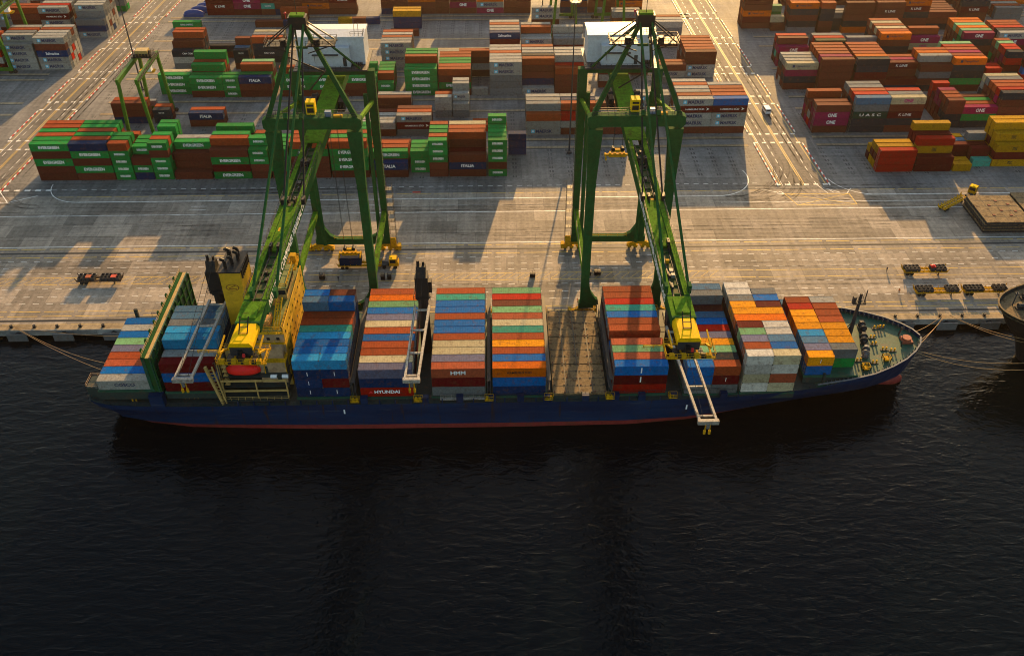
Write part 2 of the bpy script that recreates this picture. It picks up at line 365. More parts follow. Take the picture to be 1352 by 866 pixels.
# ------------------------------------------------------------------ what stands where: ship
SY=154.9; SP=2.57; SH=2.72; SPZ=2.75
def fill(tok, n):    # deeper tiers nobody sees
    return tok
SHIP=[
 ('A',-91.0,9.4,0,'the sternmost bay',"wC;B;h;r;v;l;B;w;B"),
 ('B',-75.9,8.7,0,'the bay behind the deckhouse',"m B m;m m w;m w n k;m w n k;m w n q;m w n s;m w n s"),
 ('C',-46.3,6.4,0,'the bay ahead of the deckhouse',"nV nV nV k|nV m nV k;n n n B|n n n B;n n n B;n n n k;n n n t;n n n r;n n n r;n n n n s|n n n n B;n n n n B|n n n n b"),
 ('D',-31.8,6.2,0,'the bay behind the middle jib',"RY n v;m n c;m n r;m n r;m n B;m n r;m n c;m n v;m n B;m n l;m n o;m n r"),  # near top box is navy, made lilac grey for its dusty sunlit roof
 ('E',-15.3,6.2,0,'the bay ahead of the middle jib',"q m hA;q m v;q m c;q m c;q m r;q m B;q m B;q m r;q m B;q m B;q m t;q m r"),
 ('F',-1.4,6.1,0,'the bay behind the empty hatch',"n B oD;n B B;n B r;n B O;n B r;n B t;n B c;n B h;n B l;n B b;n B R;n B l"),
 ('G',26.4,6.2,0,'the bay ahead of the empty hatch',"R mV BV;m m h;m m l;m m h;m B;m m r;m m r;m m B;m m t;m m R;m m r;m m r"),
 ('I',43.0,5.8,0,'the bay beside the forward jib',"q B B|q mV r;q B k|q B d;q b l;q b O;q b v;q b R;q b B;q b s;q b b;n n n q;n n n s"),
 ('J',56.1,6.1,0,'the second bay from the bow',"W c W W|c h W c;b b b r|b b b B;b b b v|b b b s;b b b l|b b b W;b b b m|b b b W;b b b o;b b b O;b b b O|b b b m;b b b q|b b b B;b b b W|b b b q;b b b W|b b"),
 ('K',71.2,8.8,1,'the bay nearest the bow',"B OV|-;B v|g q;B s|B O;B k|B O;B O|B O;B O|B r;B O|B r;B R|B r;B r|B w;s|-"),
]
TXT['V']=('I','wht',.3,1.6)
def emit_rows(x,y0,z0,rows,pitch,H,pz,kindL,where,ship,name,endl,endr,ordn=None):
    hts=[]
    for i,row in enumerate(rows):
        parts=row.split('|')
        for j,pt in enumerate(parts):
            kind='20' if len(parts)>1 else kindL
            xx=x+j*6.13
            toks=[] if pt.strip()=='-' else pt.split()
            front=0
            if i>0:
                pr=rows[i-1].split('|'); q=pr[min(j,len(pr)-1)] if len(pr)>1 or len(parts)==1 else pr[0]
                front=0 if q.strip()=='-' else len(q.split())
                if len(parts)==1 and len(pr)>1: front=min(0 if a.strip()=='-' else len(a.split()) for a in pr)
            for t,tk in enumerate(toks):
                vis=(t==len(toks)-1) or t>=front
                e=()
                if vis or True:
                    e=((1,) if (x<0 and endr and (len(parts)==1 or j==1)) else ())+((-1,) if (x>=0 and endl and j==0) else ())
                half='' if len(parts)==1 else (' aft' if j==0 else ' forward')
                add_box(xx,y0+i*pitch,z0+t*pz,kind,H,tk[0],tk[1:] ,i,t,t==len(toks)-1,vis or (bool(e) and t>=len(toks)-2),(where,half,len(toks),name),ship,e); BOXES[-1]['fr']=t>=front
for nm,x,z,k,where,rows in SHIP:
    emit_rows(x,SY+k*SP,z,rows.split(';'),SP,SH,SPZ,'40',where,True,nm,True,True)

# ------------------------------------------------------------------ what stands where: yard
YARD="""
1|-149.20|266.7|40|b b gE b gE;b g b g g;b b g b r;g b b b g;b b b b r;b g b b r
1|-136.89|266.7|40|b gE b gE n;b g b b r;b b b g g;b g b b r;g b b g g;b b g b g
1|-124.40|266.7|20|gE gE gE gE r;g b g g g;g g b b g;g g;b b b r;g b
1|-118.00|266.7|20|n gE b;g g g gE;g b g g;g b g g;g b;b g
1|-111.70|266.7|20|gE gE gE b gE;g g b g r;g b g g g;b b g;g g b g g;g g b g g
1|-105.20|266.7|40|b;b b b;b b b gE;b g b w;g b;b g
1|-92.40|266.7|40|gE m gE b;b g b b r;b g b g g;b b b;g b g b g;b b
1|-79.90|266.7|20|b b gE gE;b b b gE gE;g b g g;b g g g;g g b r;g b
1|-73.30|266.7|20|b gE gE gE;g b g g;b g b g;g g b g;b g g;g b
1|-66.50|266.7|40|b b b gE r;b g b b r;b b g b r;g b b b r;b b g b r;b b
1|-53.80|266.7|40|b gE gE gE r;b g b b g;b b g b r;g b b g g;b b g b g;b b
1|-41.10|266.7|40|b nI;b b gE;b g r;b b r;g b;b b
1|-28.10|266.7|20|-;gE gE g;g b g;g g g;b g;g
1|-21.80|266.7|20|b b gE gE gE;g b g b r;b g g g g;g b b g g;b g b b r;g b
1|-15.40|266.7|40|b nI b;b b m;b b b b r;b g b b r;b b g b c;b b
1|-2.50|266.7|20|gE b gE gE gE;g b g g g;b g g g g;g b g b g;g b g b g gE;g b
1|4.30|281.2|20|n n n
2|-137.60|307.3|40|n b b;b b r
2|-123.40|307.3|20|d dG;b r
2|-109.80|304.4|40|b nI;b r
2|-47.50|295.7|40|b w;b w;w w;b b
2|-42.70|310.2|40|b b b;b b w
2|-34.70|295.7|40|q mH wM;b b r;b b b
2|-21.90|310.2|20|q w w;q w r;w w
2|-15.60|310.2|20|q w;q w wM;q w w w;w w q w
2|-8.20|298.6|40|r;r
2|10.80|295.7|40|wM w r;w w w q;w b w w;w b w w;b w w
2|23.11|295.7|40|b w R;b b b r;b w b n;w b w w
2|35.42|295.7|40|b wM w;b w w b;w b w w
2|51.40|310.2|40|w wM wM;w w w
2|63.71|295.7|40|b wM wM mH wM;b w w b r;w b w w w;b w b w w;b w b w r;w b w w w
2|76.02|295.7|40|b wM wM mH B;w b w b r;b w b w r;w b w w r;b w b w w
3|-127.70|331.7|40|gE gE gE;b g c
3|-115.20|328.8|40|b gE gE;b g gE;b g b g;g b b r;b g b g g
3|-102.89|328.8|20|gE gE gE;g b g;g g;b g
3|-96.71|328.8|40|b b nI;b b g;b g b r;b g b l
3|-81.50|328.8|40|b gE gE;b b gE r;g b g;b g r
3|-69.19|328.8|40|b gE gE;g b gE;b b gE g;g b r
3|-56.88|328.8|40|b b gE;b gE g;g b b g
3|-44.57|328.8|20|gE gE;g b r;g b g;g b g;b g g
3|-34.10|328.8|40|gE gE gE gE;g g gE g;b g b b r;g b b b g;g b b b g
3|-21.30|328.8|40|b gE b r;b g b r;b g b g;b g b g;b b b r;b b b r
3|-13.90|343.3|40|-;b w b r
3|-8.80|328.8|20|w
3|-2.00|328.8|40|q q q wM wM;w b w w w;w b w w w;b w b w r;w w w w w;w b w w w
3|10.40|328.8|40|wM;w n b b r;w b w b d;w b w b w;w b w b w;b b b b r
3|22.80|328.8|40|b b b r;b b m R;b m mH q w;b b w b w;w b b w w
3|40.10|334.6|40|b w b c;w b w c
3|48.70|346.2|40|b w wM w;b w w r
3|61.90|337.5|40|q wM b;w b r
3|74.50|343.3|40|wM wM b b;w b b r;b b b r;b b w r;b b b r;b b w r
4|-128.60|354.8|40|q w dG;q b d b;d d d d r;d b d b r
4|-118.60|354.8|40|-;-;-;-;b d
4|-104.30|354.8|20|b d dG;q d s;b d b b
4|-96.10|354.8|40|q d dG dG r;d b d b q;d b b b c
4|-45.40|354.8|40|w wM wM wM;w b w w;w b w r;w b w w;w b w r
4|-2.00|357.7|40|w w m m nS;w b w b w;w b w b w;w b w b r;w b w b w
4|10.70|357.7|40|w w q wM;w b b w;w b w b r;w b w b w
4|23.70|357.7|40|b m mH q;b m w w;w b w b w;w b w w
4|50.30|386.7|40|b oL b q;b b b w
4|66.40|375.1|40|b wM q w;b w b w;w b w r
5|-141.60|399.9|40|gX
5|-105.40|399.9|40|b
5|-95.50|408.6|40|b r
5|-93.09|399.9|20|n
5|-69.30|402.8|20|y
5|-63.12|402.8|20|b
5|-56.94|402.8|20|n
5|-44.90|388.3|40|b
5|-44.20|397.0|40|n n y;n n y
5|16.50|399.9|40|b wM wM
6|-129.90|414.8|40|m mK m;m b b b
6|-117.59|414.8|40|m pO pO b;b b
6|-105.28|414.8|20|b tX b n;b
6|-99.10|414.8|40|n b b b;b
6|-86.79|414.8|40|b oL b;b
6|-74.48|414.8|40|b b mK b;b
6|-51.20|414.8|40|n b b;b
6|-38.80|414.8|40|b b oL b;b
6|-26.49|414.8|20|b b b;b
6|-20.20|414.8|40|b pO b b;b
6|-7.89|414.8|40|pO wM oL b;b
6|4.42|414.8|40|b b b q;b
6|30.20|414.8|40|n b n b;b
6|42.70|414.8|40|b b b;b
6|55.20|414.8|40|b oL b b;b
L|-208.90|355.9|40|m w R w;w b b w R;w b w b r
L|-195.60|355.9|40|wM wM wM wM;w b w w wM;w b w b q;b w b w r;w b w b w
L|-182.50|355.9|40|wM wM nS b wM;w R w w w;w w R w w;R w w w r;w w w w w
L|-214.30|395.1|40|m q wM;w b m w;b w b w w
L|-205.40|389.3|40|b b b b r;b w b b r
L|-193.10|389.3|40|w w wM mH wM;w b w b R;w w b w w;w b w b w;w b w b w
L|-178.80|389.3|40|wM n q;w w w q wM;w b w w w;n w w w w;w w b w r;w w w w w
L|-230.80|420.4|40|b n w b;w b b b
L|-218.49|420.4|40|b b w b;w b b b
L|-206.20|420.4|40|b w b w;w b b r
L|-193.70|420.4|40|w b w w;w w b w;b w b r
L|-180.50|420.4|40|g q g g;g w g g
R1|126.20|267.0|40|R R R;y m y;y m y;m y
R1|139.00|267.0|40|m m;b m yZ R;m y m m;b y m m y
R1|151.90|267.0|20|y;y
R1|153.70|275.7|20|m m;b s;b y
R1|159.88|275.7|20|m m;q y q;y q
R1|159.60|269.9|20|t;m m
R1|166.06|269.9|40|yZ m yZ;y m y yZ;m y m y y;y m y y y
R1|178.37|269.9|40|y m y;y y
R2|112.60|295.4|40|b pO pO b;p b p b;R w m;p r b;b p b r
R2|126.00|295.4|40|d d eU q s;d b R b R;b d b d r;b d m b q;b d b b q
R2|138.31|295.4|40|b d mK b cO;b d b b q;b m b b R
R2|160.20|298.3|20|d d b b;b d b r;b m p r;m b p p;b b m;m b R R
R2|166.38|298.3|40|d g pO;b b r;b b g;b b b
R2|178.69|298.3|40|b b b b d;b R m p R;b m R b r;b b p b r;b d b b q;d b d w c
R3|111.20|331.5|40|b d p cL;b d b w;w b d w;b b d w
R3|123.50|328.6|40|b b b b b;b m b b p;b p b t r;m b p b r;b b m b r;b b p b r
R3|136.90|328.6|40|b b m d d;b d m b o;m b b b r;b b m b r;b b b b r;b b b b r
R3|149.21|328.6|40|n m;b b b mK;b m b p;b b b r
R3|161.52|328.6|40|d b q b;d b q b w;d b q b o;b d b b r;b b
R3|173.83|328.6|40|b g d d oL;b d b b r;b m b b p;b d b b r;b b m b R;b b d t l
R3|188.60|331.5|20|m m R;d p R
R3|196.60|334.4|20|b d m R d;b d m p R;b b p b R;b p b b l;b b g b r
R3|202.78|331.5|40|b R B mK;b b R;d d d d
R4|114.00|353.6|40|pO b pO;b t p b;b d m R
R4|128.50|353.6|40|b b b eU;b m b R;b b b q
R4|141.80|356.5|40|b b d q;b b d
R4|154.11|353.6|40|b b d b oL;b b d b r;b b t b c;b b d b r;b b d b c;b b d b r
R4|167.30|356.5|40|b m cO pO;b d b b r;b b d
R4|181.20|356.5|20|q q;w d;b r
R4|187.50|353.6|40|b b b d pO;b b m g l;b b t b o;b g b b l;b d b b o;b b b b o
R4|201.80|353.6|40|b b b pO wM;b b d b d;b m b b R;b b b b r;b b m b r
R5|108.60|394.2|40|b m oL b b;b b o b r;b b b b r
R5|120.91|391.3|20|b;b c;b;b g l
R5|127.09|388.4|40|q d b d oL;d b b d r;b d b b r
R5|140.40|388.4|20|b b d d r;b d b d r;b b d w
R5|147.30|391.3|20|d d q;d b w
R5|151.00|388.4|40|o d b b b
R5|164.30|388.4|40|b b b bK b;b b d b r
R5|176.60|391.3|40|b b d mK oL;b b d b r
R5|188.91|391.3|40|d b b;b d b;b b b;b b b;b b b
R5|205.20|397.1|40|b b mK d;b p b b r;b b b r
R5|224.30|402.9|40|q q;b r;b w;b r;b c
R6|117.00|422.0|40|b b b;b b b r;b b
R6|132.90|422.0|40|b d b r;b b o r
R6|145.50|422.0|40|b g l;b r b
R6|158.90|422.0|40|b o b r;b b d b
R6|171.60|422.0|40|b b d r;b b b
R6|184.60|422.0|40|b b b r;b o b
R6|197.30|422.0|40|b b d r;b b b
R6|210.00|422.0|40|b p d b;b b b
R6|223.80|422.0|40|b b p d;b d b
R6|236.50|422.0|40|o d b t;b b b
"""
YST=[]
for l in YARD.strip().split('\n'):
    b,x,y,L,rows=l.split('|'); YST.append([b,float(x),float(y),L,rows.split(';')])
def has_neighbour(s,side):
    x=s[1]+(LEN[s[3]] if side>0 else 0)
    for o in YST:
        if o is s or abs(o[2]-s[2])>6: continue
        ox=o[1] if side>0 else o[1]+LEN[o[3]]
        if abs(ox-x)<1.2 and len(o[4])>=len(s[4])-2: return True
    return False
BN={'1':'front yard block left of right road','R1':'front yard block right of right road','2':'second yard block','R2':'second yard block right of road','3':'third yard block','R3':'third yard block right of road','L':'yard left of left road'}
cnt={}
for s in sorted(YST,key=lambda s:(s[0],s[1])):
    b=s[0]; cnt[b]=cnt.get(b,0)+1
    emit_rows(s[1],s[2],.02,s[4],2.9,2.6,2.64,s[3],BN.get(b,'far yard'),False,ORD[cnt[b]-1] if cnt[b]<=18 else str(cnt[b]),not has_neighbour(s,-1),not has_neighbour(s,1))
# the nearest 300 one can see stand as objects of their own, all others are one mass
for B in BOXES: B['d']=math.dist((B['x'],B['y'],B['z']),(0,0,151.67))
def area(B):
    L=LEN[B['k']]; return ((L*1.6 if B['top'] else 0)+(L*2.0 if B['fr'] else 0)+(1.0 if B['ends'] else 0))/B['d']**2
visl=sorted([B for B in BOXES if B['vis'] and (B['ship'] or B['where'][0]!='far yard')],key=area,reverse=True)
sel=visl[:300]; ids=set(id(B) for B in sel)
for B in sel:
    c=CNAME[B['c']]; w,half,n,nm=B['where']
    sz='' if B['t']=='T' else 'short ' if B['k']=='20' else ''; kw='framed tank' if B['t']=='T' else 'container'
    tier='top tier' if B['top'] else ('bottom tier' if B['tier']==0 else ORD[B['tier']]+' tier')
    row=('waterside row' if B['row']==0 else ORD[B['row']]+' row from waterside') if B['ship'] else ('front row' if B['row']==0 else ORD[B['row']]+' row')
    if B['ship']:
        B['label']=f"{sz}{c} {kw},{half} {tier}, {row}, {w}".replace('  ',' ').replace(', ,',',')
        B['group']='containers stacked on the ship'
    else:
        B['label']=f"{sz}{c} container, {tier}, {row} of {nm} stack from left, {w}".replace('front yard block left of right road','front yard block')
        B['group']='containers stacked in the yard'
    if len(B['label'].split())>16: B['label']=B['label'].replace(' from waterside','').replace(' from left','')
    make_container(B)
stuff_boxes('container_stacks',[B for B in BOXES if id(B) not in ids],'stacked shipping containers of the far yard blocks and the hidden inner tiers')

# ------------------------------------------------------------------ the ship
WZ=-2.6; CY=170.3
ship=empty('container_ship',(0,CY,WZ)); tag(ship,'blue hulled container ship with yellow deckhouse moored along the quay','ship')
def sy(y): return y-CY
def SB(mb,name,mats,parent=None,**k):   # ship part: written in world coordinates
    for i,v in enumerate(mb.v): mb.v[i]=(v[0],v[1]-CY,v[2]-WZ)
    return mb.build(name,mats,parent or ship,**k)
def SUB(mb,name,mats,parent,**k):
    for i,v in enumerate(mb.v): mb.v[i]=(v[0],v[1]-CY,v[2]-WZ)
    return mb.build(name,mats,parent,**k)
#      x    half deck, half waterline, deck z
ST=[(-94.4,15.0,4.5,6.2),(-92.6,15.9,8.0,6.0),(-89,16.5,11.2,5.6),(-82,16.8,13.8,5.4),(-72,17,15.5,5.3),(-58,17,16.2,5.3),(-40,17,16.9,5.3),(0,17,17,5.3),(30,17,16.6,5.3),(44,16.9,15.2,5.4),(54,16.5,12.8,5.6),(64,15.9,9.6,6.0),(74,15.1,6.6,6.7),(82,14.0,4.4,7.2),(88,12.6,3.0,7.6),(93,10.4,1.9,7.9),(97,8.0,1.0,8.1),(100,5.4,.5,8.3),(102,2.9,.25,8.4),(103,.35,.1,8.5)]
def hull():
    mb=MB(); rings=[]
    for x,hd,hw,dz in ST:
        bul=1.0 if x>76 else 0.0
        pr=[]
        for s in (-1,1):
            a=[]
            for f,z in ((1,dz+bul),(1,dz),(.93,dz-1.6),(.72,2.2),(.35,-.9),(.28,-1.25),(0,-2.9),(-.1,-6)):
                hh=hw+(hd-hw)*max(f,0)**.8 if f>0 else max(.05,hw*(1+f))
                xx=x+(0 if x>-90 else (3.4*(1-max(f,0))))-(0 if x<97 else (x-97)*.75*(1-max(f,0)))
                a.append((xx,CY+s*hh,z))
            pr.append(a)
        rings.append(pr)
    for s in (0,1):
        for r0,r1 in zip(rings,rings[1:]):
            for k in range(7):
                q=[r0[s][k],r1[s][k],r1[s][k+1],r0[s][k+1]]
                mb.quad(q[::-1] if s==0 else q, 0 if k<5 else 1)
    q=rings[0]
    for k in range(7): mb.quad([q[0][k],q[0][k+1],q[1][k+1],q[1][k]],0 if k<5 else 1)
    h=SB(mb,'hull',[M['hull'],M['boot']])
    # draught marks and the thin pale marks amidships
    mk=MB()
    for x in (-36,43.5):
        mk.box(x,x+.35,CY-17.06,CY-17.0,2.4,3.7)
    SUB(mk,'draught_mark',M['wht'],None) if False else SB(mk,'draught_mark',M['wht'])
    d=MB(); f=MB()
    for (x0,h0,_,z0),(x1,h1,_,z1) in zip(ST,ST[1:]):
        m=0
        tgt=f if x0>=74 else d
        tgt.quad([(x0,CY-h0+.05,z0-.02),(x1,CY-h1+.05,z1-.02),(x1,CY+h1-.05,z1-.02),(x0,CY+h0-.05,z0-.02)])
    SB(d,'main_deck',M['ddeck']); SB(f,'forecastle_deck',M['deck'])  # main deck coloured dark to stand for the shadow lying on it
    return h
hull()
def hd_at(x):
    for (x0,h0,_,z0),(x1,h1,_,z1) in zip(ST,ST[1:]):
        if x0<=x<=x1: t=(x-x0)/(x1-x0); return h0+(h1-h0)*t, z0+(z1-z0)*t
    return 0,8
# bulb of the bow
b=MB(); b.ball((96.5,167.9,-2.1),(4.2,1.9,2.0)); SB(b,'bulbous_bow',M['boot'],smooth=True)
# rubbing strake / bulwark stays at the bow
b=MB()
for i in range(len(ST)-1):
    (x0,h0,_,z0),(x1,h1,_,z1)=ST[i],ST[i+1]
    if x0<74: continue
    for s in (-1,1):
        b.bar((x0,CY+s*(h0-.05),z0+1.05),(x1,CY+s*(h1-.05),z1+1.05),.35,.16)
SB(b,'bulwark_rail',M['gsteel'])
b=MB()
for k in range(26):
    x=76.5+k*1.0; h,z=hd_at(x)
    for s in (-1,1): b.prism([(x,z),(x+.12,z),(x+.12,z+.95),(x,z+.95)],CY+s*(h-.1)-(.0 if s>0 else -.9)-(.9 if s>0 else 0),CY+s*(h-.1),0)
SB(b,'bulwark_stay',M['gsteel'])['kind']='stuff'
# hatch covers and coamings under the bays
def slab(x0,x1,y0,y1,z0,z1,mat,name='hatch_cover',seams=False):
    mb=MB()
    mb.box(x0,x1,y0,y1,z0,z1)
    return SB(mb,name,mat)
for nm,x,z,k,w,rows in SHIP:
    n=len(rows.split(';')); w_=12.4
    y0=SY+k*SP-.3; y1=min(SY+k*SP+n*SP+.3,CY+16.2)
    if nm in 'CDEFGI' : y1=SY+12*SP+.2
    slab(x-.2,x+w_+.1,y0+.1,y1,4.2 if z<8.4 else 6.6,z-.03,M['ddeck'],'hatch_coaming')
    mb=MB(); mb.box(x-.3,x+w_+.2,y0,y1+.1,z-.55,z-.02); SB(mb,'hatch_cover',M['hgreen'])
# the open, empty hatch: three dusty panels with ribs and grid lines
slab(12.4,25.0,SY-.6,SY+30.6,4.6,6.3,M['ddeck'],'hatch_coaming')
for k in range(3):
    y0=SY-.5+k*10.35; mb=MB(); mb.box(12.5,24.9,y0,y0+10.0,6.35,6.9,0)
    for j in range(1,4):
        mb.box(12.5+j*3.1-.12,12.5+j*3.1+.12,y0+.1,y0+10.1,6.9,6.94,1)
    for j in range(1,4): mb.box(12.6,24.8,y0+j*2.55-.05,y0+j*2.55+.05,6.9,6.93,1)
    for j in range(4):
        for i in range(5):
            for q in (0,1): mb.box(12.8+j*3.1+q*2.3,13.1+j*3.1+q*2.3,y0+.3+i*2.4,y0+.6+i*2.4,6.9,7.05,1 if (i+j)%3 else 2)
    SB(mb,'hatch_cover',[M['hatch'],M['casting'],paint('rusty fitting',(.16,.035,.02),.7,.4,1)])
# lashing frames between the bays, yellow working platforms at the ship's sides
for x in (-33.1,-18.6,-2.25,11.5,25.65,40.2):
    wx=.4
    mb=MB()
    for y in [SY-.6+i*5.15 for i in range(7)]:
        mb.box(x-wx,x-wx+.16,y,y+.2,5.3,11.2); mb.box(x+wx-.16,x+wx,y,y+.2,5.3,11.2)
    for z in (8.2,11.2):
        mb.box(x-wx,x+wx,SY-.8,SY+31,z,z+.12)
    mb.rail([(x-wx,SY-.8,11.3),(x-wx,SY+31,11.3)],1.0,.03,2.5)
    if x not in (-18.6,40.2): SB(mb,'lashing_bridge',M['dsteel'])
    for y in (SY-1.5,SY+31.2):
        mb=MB(); mb.box(x-1.0,x+1.0,y-.2,y+.9,5.9,6.1); mb.rail([(x-1,y-.2,6.1),(x+1,y-.2,6.1),(x+1,y+.9,6.1),(x-1,y+.9,6.1),(x-1,y-.2,6.1)],1.0,.05,.7)
        mb.box(x-.7,x-.2,y,y+.5,6.1,6.9); mb.box(x+.2,x+.7,y+.1,y+.6,6.1,6.7)
        SB(mb,'lashing_platform',M['yel'])
# blue stanchions and dark openings along the near side
mb=MB(); 
for i in range(34):
    x=-60+i*3.6
    if x<68: mb.box(x,x+.25,CY-16.95,CY-16.6,5.3,6.4)
SB(mb,'side_rail_post',M['hull'])
for x in (-31,-17,-9,-1.5,5,11,20,27,33,40.5,52):
    mb=MB(); mb.box(x-.8,x+.8,CY-16.9,CY-15.7,5.3,7.0); SB(mb,'side_stanchion',M['hull'])
mb=MB(); mb.rail([(-94,CY-14.6,6.1),(-89,CY-16.6,5.6),(-70,CY-16.9,5.3),(74,CY-15.1,6.7)],1.0,.04,1.8); mb.rail([(-89,CY+16.6,5.6),(-70,CY+16.9,5.3),(74,CY+15.1,6.7)],1.0,.04,1.8)
SB(mb,'deck_railing',M['dsteel'])
# gangway lying on the near side of the deck
mb=MB(); mb.box(-13.5,-2.0,CY-16.6,CY-15.9,5.9,6.1); mb.rail([(-13.5,CY-16.6,6.1),(-2,CY-16.6,6.1)],.8,.03,1.2); mb.rail([(-13.5,CY-15.9,6.1),(-2,CY-15.9,6.1)],.8,.03,1.2); SB(mb,'gangway',M['pale'])
# raised hatch covers standing on edge behind the sternmost bay
mb=MB(); y0,y1=SY-.2,SY+32.4
mb.box(-79.3,-78.6,y0,y1,5.4,19.0,0); mb.box(-77.5,-77.2,y0,y1,5.4,19.0,0)
for i in range(12):
    y=y0+.2+i*2.9; mb.box(-78.6,-77.5,y,y+.25,5.5,18.9,1); mb.box(-77.2,-76.85,y,y+.3,5.6,18.8,1)
for z in (8,11,14,17): mb.box(-77.2,-76.9,y0+.1,y1-.1,z,z+.25,1)
mb.box(-79.3,-78.3,y0,y1,18.7,19.02,1); mb.box(-78.3,-77.2,y0,y1,18.75,18.95,2)  # buff strip colours the top edge as if sunlit
w=SB(mb,'raised_hatch_cover',[M['hgreen'],M['gdark'],M['buff']])
for i in range(9):
    y=y0+2+i*3.4; c=MB(); c.box(-79.9,-79.3,y,y+.5,17.8,19.6); c.tube((-79.6,y+.25,17.5),(-79.6,y+.25,19.9),.12); SUB(c,'cleat',M['gdark'],w)
mb=MB(); mb.box(-79.8,-76.6,CY-16.95,CY-15.2,5.2,8.6); SB(mb,'cover_foot',M['hull'])
mb=MB(); mb.rail([(-79,y0+.2,19.02),(-79,y1,19.02)],1.0,.05,2.6); SB(mb,'cover_railing',M['buff'])
# poop: mooring gear
def bollard(x,y,z,mat='yel'):
    mb=MB(); mb.box(x-.9,x+.9,y-.35,y+.35,z,z+.12,1)
    for s in (-.42,.42): mb.tube((x+s,y,z+.1),(x+s,y,z+.8),.19,8); mb.tube((x+s,y,z+.75),(x+s,y,z+.88),.24,8)
    SB(mb,'bollard',[M[mat],M['dsteel']])
for x,y in ((-82,CY-13.5),(-80.8,CY-13.9),(-84,CY-15.2),(-72,CY-14.5),(-70,CY-14.5),(-64,CY-14.8)): bollard(x,y,5.5)
def winch(x,y,z,rz=0,mat='gsteel'):
    mb=MB()
    mb.box(-1.6,1.6,-.8,.8,0,.3,0)
    mb.tube((-1.5,0,1.0),(1.5,0,1.0),.18,8,0); mb.tube((-.9,0,1.0),(.5,0,1.0),.62,12,1)
    for a in (-1.0,.55): mb.tube((a-.08,0,1.0),(a+.08,0,1.0),.95,12,0)
    mb.box(.8,1.6,-.5,.5,.3,1.6,0); mb.tube((-1.9,0,1.0),(-1.35,0,1.0),.4,10,0)
    o=mb.build('winch',[M[mat],M['dsteel']],ship,(x,y-CY,z-WZ)); o.rotation_euler=(0,0,rz); return o
winch(-87.5,CY-12.5,5.6,.3,'yel'); winch(-88,CY-4,5.6,1.4); winch(-87,CY+8,5.6,.2)
mb=MB(); mb.box(-94.3,-91.6,CY-14.5,CY-10.5,6.1,9.3,0); mb.rail([(-94.3,CY-14.5,9.3),(-91.6,CY-14.5,9.3),(-91.6,CY-10.5,9.3),(-94.3,CY-10.5,9.3),(-94.3,CY-14.5,9.3)],1,.05,1.2,1); SB(mb,'mooring_platform',[M['ddeck'],M['tan']])
for s in (-1,1):
    mb=MB(); mb.box(-92.2,-91.4,CY+s*14.6-.3,CY+s*14.6+.3,5.6,9.4); SB(mb,'lashing_post',M['ddeck'])
# forecastle gear
for x,y,rz in ((82.5,CY-1.0,1.5),(84.5,CY+3.0,1.4),(88.5,CY-4.2,1.2),(89.5,CY+.5,1.3),(90.5,CY+5.0,1.5),(80.5,CY-5.5,1.5),(79.5,CY+6.5,.1)):
    winch(x,y,hd_at(x)[1],rz,'dsteel' if int(x*2)%3 else 'gsteel')
for x,y in ((94,CY+5),(95.5,CY+5.2),(93.4,CY-3.2),(95.2,CY-3.8),(87,CY-8.6),(86.2,CY-6.6),(89.6,CY-7.7),(79,CY-10),(77,CY-9.6),(81,CY-3),(83,CY+8.6),(92,CY+1.5),(78.5,CY+2),(91.6,CY-1)):
    bollard(x,y,hd_at(x)[1])
for x,y in ((86.9,CY-9.6),(92.6,CY-6.9)):
    mb=MB(); z=hd_at(x)[1]; mb.rail([(x-.8,y-.8,z),(x+.8,y-.8,z),(x+.8,y+.8,z),(x-.8,y+.8,z),(x-.8,y-.8,z)],1.3,.09,.8); mb.box(x-.5,x+.5,y-.5,y+.5,z,z+.7); SB(mb,'hose_reel',M['yel'])
mb=MB(); mb.tube((99.5,CY-.5,8.3),(99.5,CY-.5,9.6),1.1,12); mb.box(98.4,100.9,CY-1.6,CY+.9,8.3,8.9); SB(mb,'bow_fairlead',paint('primer red paint',(.42,.12,.06),.6,.4,1))
mb=MB(); mb.prism([(75.6,7.0),(76.1,7.0),(76.1,9.4),(75.6,9.4)],CY-13.6,CY+13.6); SB(mb,'breakwater',M['ddeck'])
mb=MB()                                                       # foremast
mb.tube((86.2,CY+1.5,7.5),(86.2,CY+1.5,21.5),.55,10,0,.32); mb.bar((84.8,CY+1.5,18.5),(87.9,CY+1.5,18.5),.4,.4); mb.box(85.3,87.2,CY+.8,CY+2.3,18.7,19); mb.tube((87.4,CY+1.5,18.6),(87.4,CY+1.5,22.6),.14,6); mb.box(84.5,85.2,CY+1.1,CY+1.9,18.7,20.6)
mb.rail([(85.2,CY+.7,19),(87.3,CY+.7,19),(87.3,CY+2.4,19),(85.2,CY+2.4,19)],1,.05,1)
mb.bar((86.2,CY+1.5,13),(84.2,CY+1.2,7.4),.18,.18); mb.bar((86.2,CY+1.5,13),(85.4,CY+4.5,7.4),.18,.18)
SB(mb,'foremast',M['dsteel'])
mb=MB(); mb.bar((98.6,CY+2,8.3),(98.9,CY+2,10.6),.3,.3); mb.bar((97.7,CY-2.5,8.3),(97.2,CY-2.9,10.4),.25,.25); SB(mb,'jack_staff',M['dsteel'])
